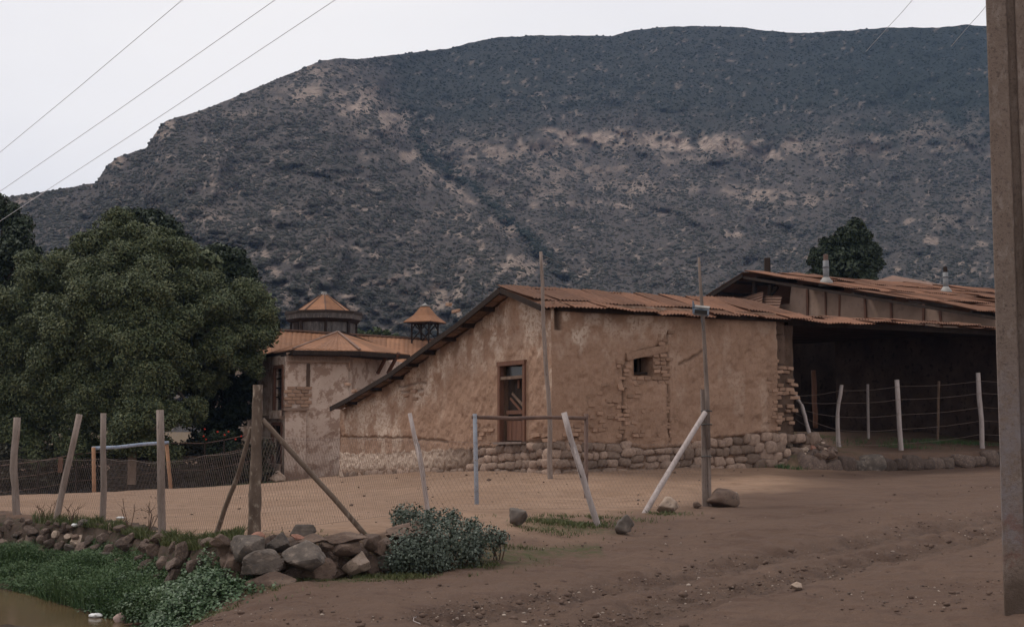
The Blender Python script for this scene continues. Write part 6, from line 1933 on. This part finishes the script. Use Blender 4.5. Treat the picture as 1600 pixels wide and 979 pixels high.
# broad-leaved weeds near the boulder wall
cx = np.array([(210, 905, 15.6), (250, 880, 15.4), (300, 870, 14.9), (305, 895, 14.6), (270, 925, 14.6), (300, 935, 14.0), (235, 940, 14.6), (318, 912, 14.2), (180, 920, 16.4), (300, 905, 14.4), (270, 900, 15), (255, 960, 13.9)])
Cs, Ns = [], []
for a, b, Y in cx:
    p = P(a, b, Y); k = 2300
    q = rs.normal(size=(k, 3)) * np.array([.3, .3, .0]); X_, Y_ = p.x + q[:, 0], p.y + q[:, 1]
    gz = ground_parts(X_, Y_)[0]
    hgt = np.exp(-(q[:, 0] ** 2 + q[:, 1] ** 2) / .16) * .3 + .05
    Cs.append(np.stack([X_, Y_, gz + hgt * rs.rand(k) ** .5], 1)); Ns.append(np.stack([rs.normal(size=k) * .4, rs.normal(size=k) * .4 - .3, np.ones(k)], 1))
Cs, Ns = np.concatenate(Cs), np.concatenate(Ns)
ok = (water_sd(Cs[:, 0], Cs[:, 1]) < .1) & (edge_sd(Cs[:, 0], Cs[:, 1]) < -.1); Cs, Ns = Cs[ok], Ns[ok]
V, F = leaves(Cs, Ns, .042, 9, .75, .55); stuff('broad_weeds', V, F, M_CLOVER)
# turf on top of the wall
u = rs.uniform(60, 385, 9000); u = u[rs.rand(len(u)) < np.interp(u, [60, 130, 200, 260, 330, 385], [.15, .5, 1, .9, 1, .5])]
Y = np.array([edgeY(a) for a in u]) + rs.uniform(-.2, .55, len(u)) * np.interp(u, [60, 250, 385], [.7, 1, 1.2])
x = (u - 800) / FPX * Y; z = ground_parts(x, Y)[0]
z = np.maximum(z, ground_parts(x + .0, Y + .7)[0] - .04)
V, F = blades(np.stack([x, Y, z], 1), .11 + .07 * np.clip(fbm(x * 2, Y * 2, seed=210, oct=2), -1, 1), 12, .9, .007); stuff('wall_top_grass', V, F, M_GRASS_DRY)
# sparse turf at the foot of the boulders and by the leaning pole
def turf(name, list_, seed, mat=M_GRASS_DRY, h=.05):
    P_, r_ = [], np.random.RandomState(seed)
    for (px, py, Y, rx, ry, n) in list_:
        p = P(px, py, Y); q = r_.normal(size=(n, 2)) * np.array([rx, ry]) * .55
        keep = fbm((p.x + q[:, 0]) * 3, (p.y + q[:, 1]) * 3, seed=220, oct=3) > -.25
        x, y = p.x + q[keep, 0], p.y + q[keep, 1]
        P_.append(np.stack([x, y, ground_parts(x, y)[0] - .005], 1))
    V, F = blades(np.concatenate(P_), h, seed, 1.1, .006); stuff(name, V, F, mat)
turf('verge_turf', [(480, 905, 14.6, 1.0, .3, 1500), (600, 895, 15.2, .9, .35, 1600), (720, 885, 15.8, .9, .35, 900), (400, 925, 14.0, .5, .2, 500), (780, 850, 17.2, .5, .3, 500), (330, 945, 13.2, .5, .3, 500)], 31)
turf('field_edge_turf', [(885, 818, 19.4, .75, .35, 1900), (930, 805, 20.2, .8, .3, 700), (1030, 800, 21.2, .6, .25, 350), (850, 830, 18.4, .6, .25, 350)], 32)
turf('terrace_turf', [(1480, 692, 36.5, 2.0, .5, 1500), (1360, 696, 35.5, 1.5, .5, 500), (1220, 733, 31.0, .5, .15, 350), (1395, 700, 34.5, 1.2, .3, 400), (60, 772, 41.5, 3, .5, 1600), (200, 766, 42, 3, .5, 1800), (330, 758, 43, 2.4, .4, 1400)], 33, M_GRASS, .1)

# bush at the end of the boulder wall
bb = ground_at(690, 868, 16.2)
bush = thing('leafy_bush', 'low blue-green leafy bush spilling over the right end of the boulder wall', 'bush', bb)
BL = [(640, 815, 26, .3), (668, 828, 26, .0), (700, 822, 24, .2), (640, 865, 32, -.35), (680, 862, 34, -.4), (715, 850, 34, -.2), (745, 848, 26, 0), (770, 845, 20, .1), (615, 880, 18, -.5), (655, 882, 22, -.5), (690, 880, 20, -.5), (735, 866, 20, -.2), (625, 805, 14, .4), (672, 806, 12, .35), (705, 808, 12, .3), (738, 824, 14, .2), (783, 842, 12, .1)]
r = np.random.RandomState(44); C, Nn = [], []
mst = MB()
for a, b, rr2, dy in BL:
    p = P(a, b, 15.9 + dy); R = rr2 * 15.9 / FPX
    k = int(760 * (rr2 / 26) ** 2)
    d = sphere_dirs(r, k, .4, .2)
    C.append(np.array(p) + d * R * (.35 + .95 * r.rand(k, 1))); Nn.append(d)
    for _ in range(3):
        g = Vector((p.x + r.uniform(-.1, .1), p.y + .1, Gz(p.x, p.y)))
        mst.tube([g, g.lerp(p, .5) + Vector((r.uniform(-.05, .05), 0, 0)), p + Vector((r.uniform(-.15, .15), r.uniform(-.1, .1), R * .6))], [.01, .008, .004], 5)
mst.build('stem', M_TWIG, bush)
V, F = leaves(np.concatenate(C), np.concatenate(Nn), .042, 45, .6, .7); part('foliage', V, F, M_LEAF_BUSH, bush)

# dry stalks by the wall top
def stalk(label, px, py, Y, hpx, seed, n=5):
    g = P(px, py, Y); t = thing('dry_weed', label, 'weed', tuple(g), 'dry leafless weeds on the wall top'); r = random.Random(seed); m = MB()
    H = hpx * Y / FPX
    for k in range(n):
        tip = g + Vector((r.uniform(-.5, .5) * H, r.uniform(-.2, .2), H * r.uniform(.6, 1)))
        md = g.lerp(tip, .5) + Vector((r.uniform(-.06, .06), 0, .04))
        m.tube([g - Vector((0, 0, .1)), md, tip], [.008, .006, .003], 5)
        for _ in range(2):
            s = md.lerp(tip, r.uniform(0, .6)); m.tube([s, s + Vector((r.uniform(-.12, .12), r.uniform(-.05, .05), r.uniform(.05, .14)))], [.004, .002], 4)
    m.build('stem', M_TWIG, t)
stalk('tall dry weed right of the pale post below the blue bar', 203, 822, 19.1, 46, 1, 3)
stalk('wispy dry weed close left of the thick straight post', 232, 826, 18.4, 44, 2, 5)
stalk('short dry weed between the leaning post and the pale post', 113, 818, 20.9, 30, 3, 5)
stalk('dry weed to the right of the far left post', 72, 815, 21.9, 36, 4, 5)

# litter and stones in the ditch
c = P(150, 958, 16.0); v, f = rock_data(61, 3, 6, (.7, 1), .35, .1)
solo('plastic_bag', [Vector((c.x + q.x * .19, c.y + q.y * .14, WATER_Z + .02 + q.z * .07)) for q in v], f, M_LITTER, 'white plastic litter floating by the ditch bank', 'litter', (c.x, c.y, WATER_Z), None, True)
c = P(188, 962, 15.65); v, f = rock_data(63, 3, 9, (.6, 1), .1, .04)
solo('rock', [Vector((c.x + q.x * .16, c.y + q.y * .13, WATER_Z + .04 + q.z * .14)) for q in v], f, M_PINK_STONE, 'pinkish stone standing in the muddy ditch water', 'rock', (c.x, c.y, WATER_Z), None, True)
c = P(225, 969, 15.3); m = MB(); m.tube([Vector((c.x - .22, c.y, WATER_Z + .02)), Vector((c.x, c.y + .02, WATER_Z + .035)), Vector((c.x + .25, c.y, WATER_Z + .05))], [.012, .02, .012], 6); m.solo('driftwood_stick', M_TWIG, 'dark wet stick lying in the ditch water', 'stick', (c.x, c.y, WATER_Z))
c = P(188, 805, 21.5); g = Vector((c.x, c.y, Gz(c.x, c.y))); v, f = rock_data(65, 2, 5, (.7, 1), .2)
solo('paper_scrap', [g + Vector((q.x * .17, q.y * .1, q.z * .05 + .02)) for q in v], f, M_LITTER, 'white scrap of paper on the field behind the wall', 'litter', tuple(g), None, True)
c = P(117, 820, 20.7); g = Vector((c.x, c.y, max(Gz(c.x, c.y), P(117, 822, 20.7).z))); v, f = rock_data(67, 2, 5, (.7, 1), .2)
solo('paper_scrap', [g + Vector((q.x * .11, q.y * .08, q.z * .06 + .02)) for q in v], f, M_LITTER, 'bluish white scrap caught on the wall top near the leaning post', 'litter', tuple(g), None, True)
for px, py, Y, lab in ((172, 915, 16.9, 'yellow flower in the green ditch bank'),):
    c = P(px, py, Y); v, f = rock_data(69, 1, 3); g = Vector((c.x, c.y, c.z)); solo('yellow_flower', [g + q * .05 for q in v], f, M_YELLOW, lab, 'flower', tuple(g))
# curled straw on the road
g = P(648, 978, 11.5); g.z = Gz(g.x, g.y); m = MB()
m.tube([g + Vector((.05, 0, .01)), g + Vector((-.02, .1, .02)), g + Vector((-.03, .28, .02)), g + Vector((-.01, .42, .01))], .004, 5); m.solo('straw', M_WOOD_PALE, 'curled pale straw lying on the road at the bottom edge', 'straw', tuple(g))

# gravel and clods over the road
rs = np.random.RandomState(91)
def pebbles(name, n, size, mat, seed, mask=None, sub=1):
    r = np.random.RandomState(seed)
    Y = 9.5 + 22 * r.rand(n) ** 1.7; U = r.uniform(-.3, .46, n); X = U * Y
    z, sd, fm, kk = ground_parts(X, Y)
    w = np.where(sd > .3, .2, 1.0) * (kk < .2) * (sd > -6) * np.where((sd < 0) & (X < -3.0) & (Y > 13), 0, 1)
    w = w * np.clip(.45 + .8 * fbm(X * .5, Y * .5, seed=230, oct=3), .08, 1)
    if mask is not None: w = np.maximum(w * .25, mask(X, Y)) * (w > 0)
    ok = r.rand(n) < w; X, Y, z = X[ok], Y[ok], z[ok]
    N = len(X)
    bv, bf = rock_data(seed, sub, 5, (.6, 1), .2)
    bv = np.array([tuple(q) for q in bv]); bf = np.array(bf)
    a = r.uniform(0, 6.28, N); s = size * (.4 + r.exponential(.55, N)).clip(.3, 3)
    ca, sa = np.cos(a), np.sin(a)
    vx = bv[None, :, 0] * s[:, None] * r.uniform(.7, 1.3, (N, 1)); vy = bv[None, :, 1] * s[:, None]; vz = bv[None, :, 2] * s[:, None] * r.uniform(.4, .8, (N, 1))
    V = np.stack([X[:, None] + vx * ca[:, None] - vy * sa[:, None], Y[:, None] + vx * sa[:, None] + vy * ca[:, None], z[:, None] + vz + .12 * s[:, None]], -1).reshape(-1, 3)
    F = (np.arange(N)[:, None, None] * len(bv) + bf[None]).reshape(-1, 3)
    stuff(name, V, F, mat)
M_GRAVEL = NT('road_gravel', .95, .15)
rp = M_GRAVEL.n('ShaderNodeValToRGB'); e = rp.color_ramp.elements; e[0].color = (.07, .048, .038, 1); e[1].color = (.42, .34, .28, 1); e[1].position = 1.0; x_ = e.new(.75); x_.color = (.13, .095, .078, 1)
M_GRAVEL.link(M_GRAVEL.rnd_isl(), rp.inputs[0]); M_GRAVEL.col(rp.outputs[0]); M_GRAVEL = M_GRAVEL.m
M_CLOD = mat_mottled('earth_clod', (.085, .056, .044), (.13, .088, .068), 6, None, 14, .01, .95, .1, 0)
pebbles('gravel', 16000, .014, M_GRAVEL, 71)
pebbles('rut_gravel', 20000, .016, M_GRAVEL, 73, lambda X, Y: .9 * rut_f(X, Y, .3))
pebbles('earth_clods', 3500, .026, M_CLOD, 75)
pebbles('rut_clods', 3200, .038, M_CLOD, 77, lambda X, Y: .7 * rut_f(X, Y, .5))

# ------------------------------------------------------------------ air
hz = NT('haze_air')
hz.t.nodes.remove(hz.b)
pv = hz.t.nodes.new('ShaderNodeVolumePrincipled')
pv.inputs['Color'].default_value = (.4, .6, 1.0, 1)
pv.inputs['Density'].default_value = 0.00017
pv.inputs['Anisotropy'].default_value = 0.0
hz.t.links.new(pv.outputs[0], hz.t.nodes['Material Output'].inputs['Volume'])
m = MB(); m.box((-1300, -60, -6), (2600, 0, 0), (0, 2000, 0), (0, 0, 320)); hb_ = m.build('haze', hz.m); tag(hb_, kind='stuff')
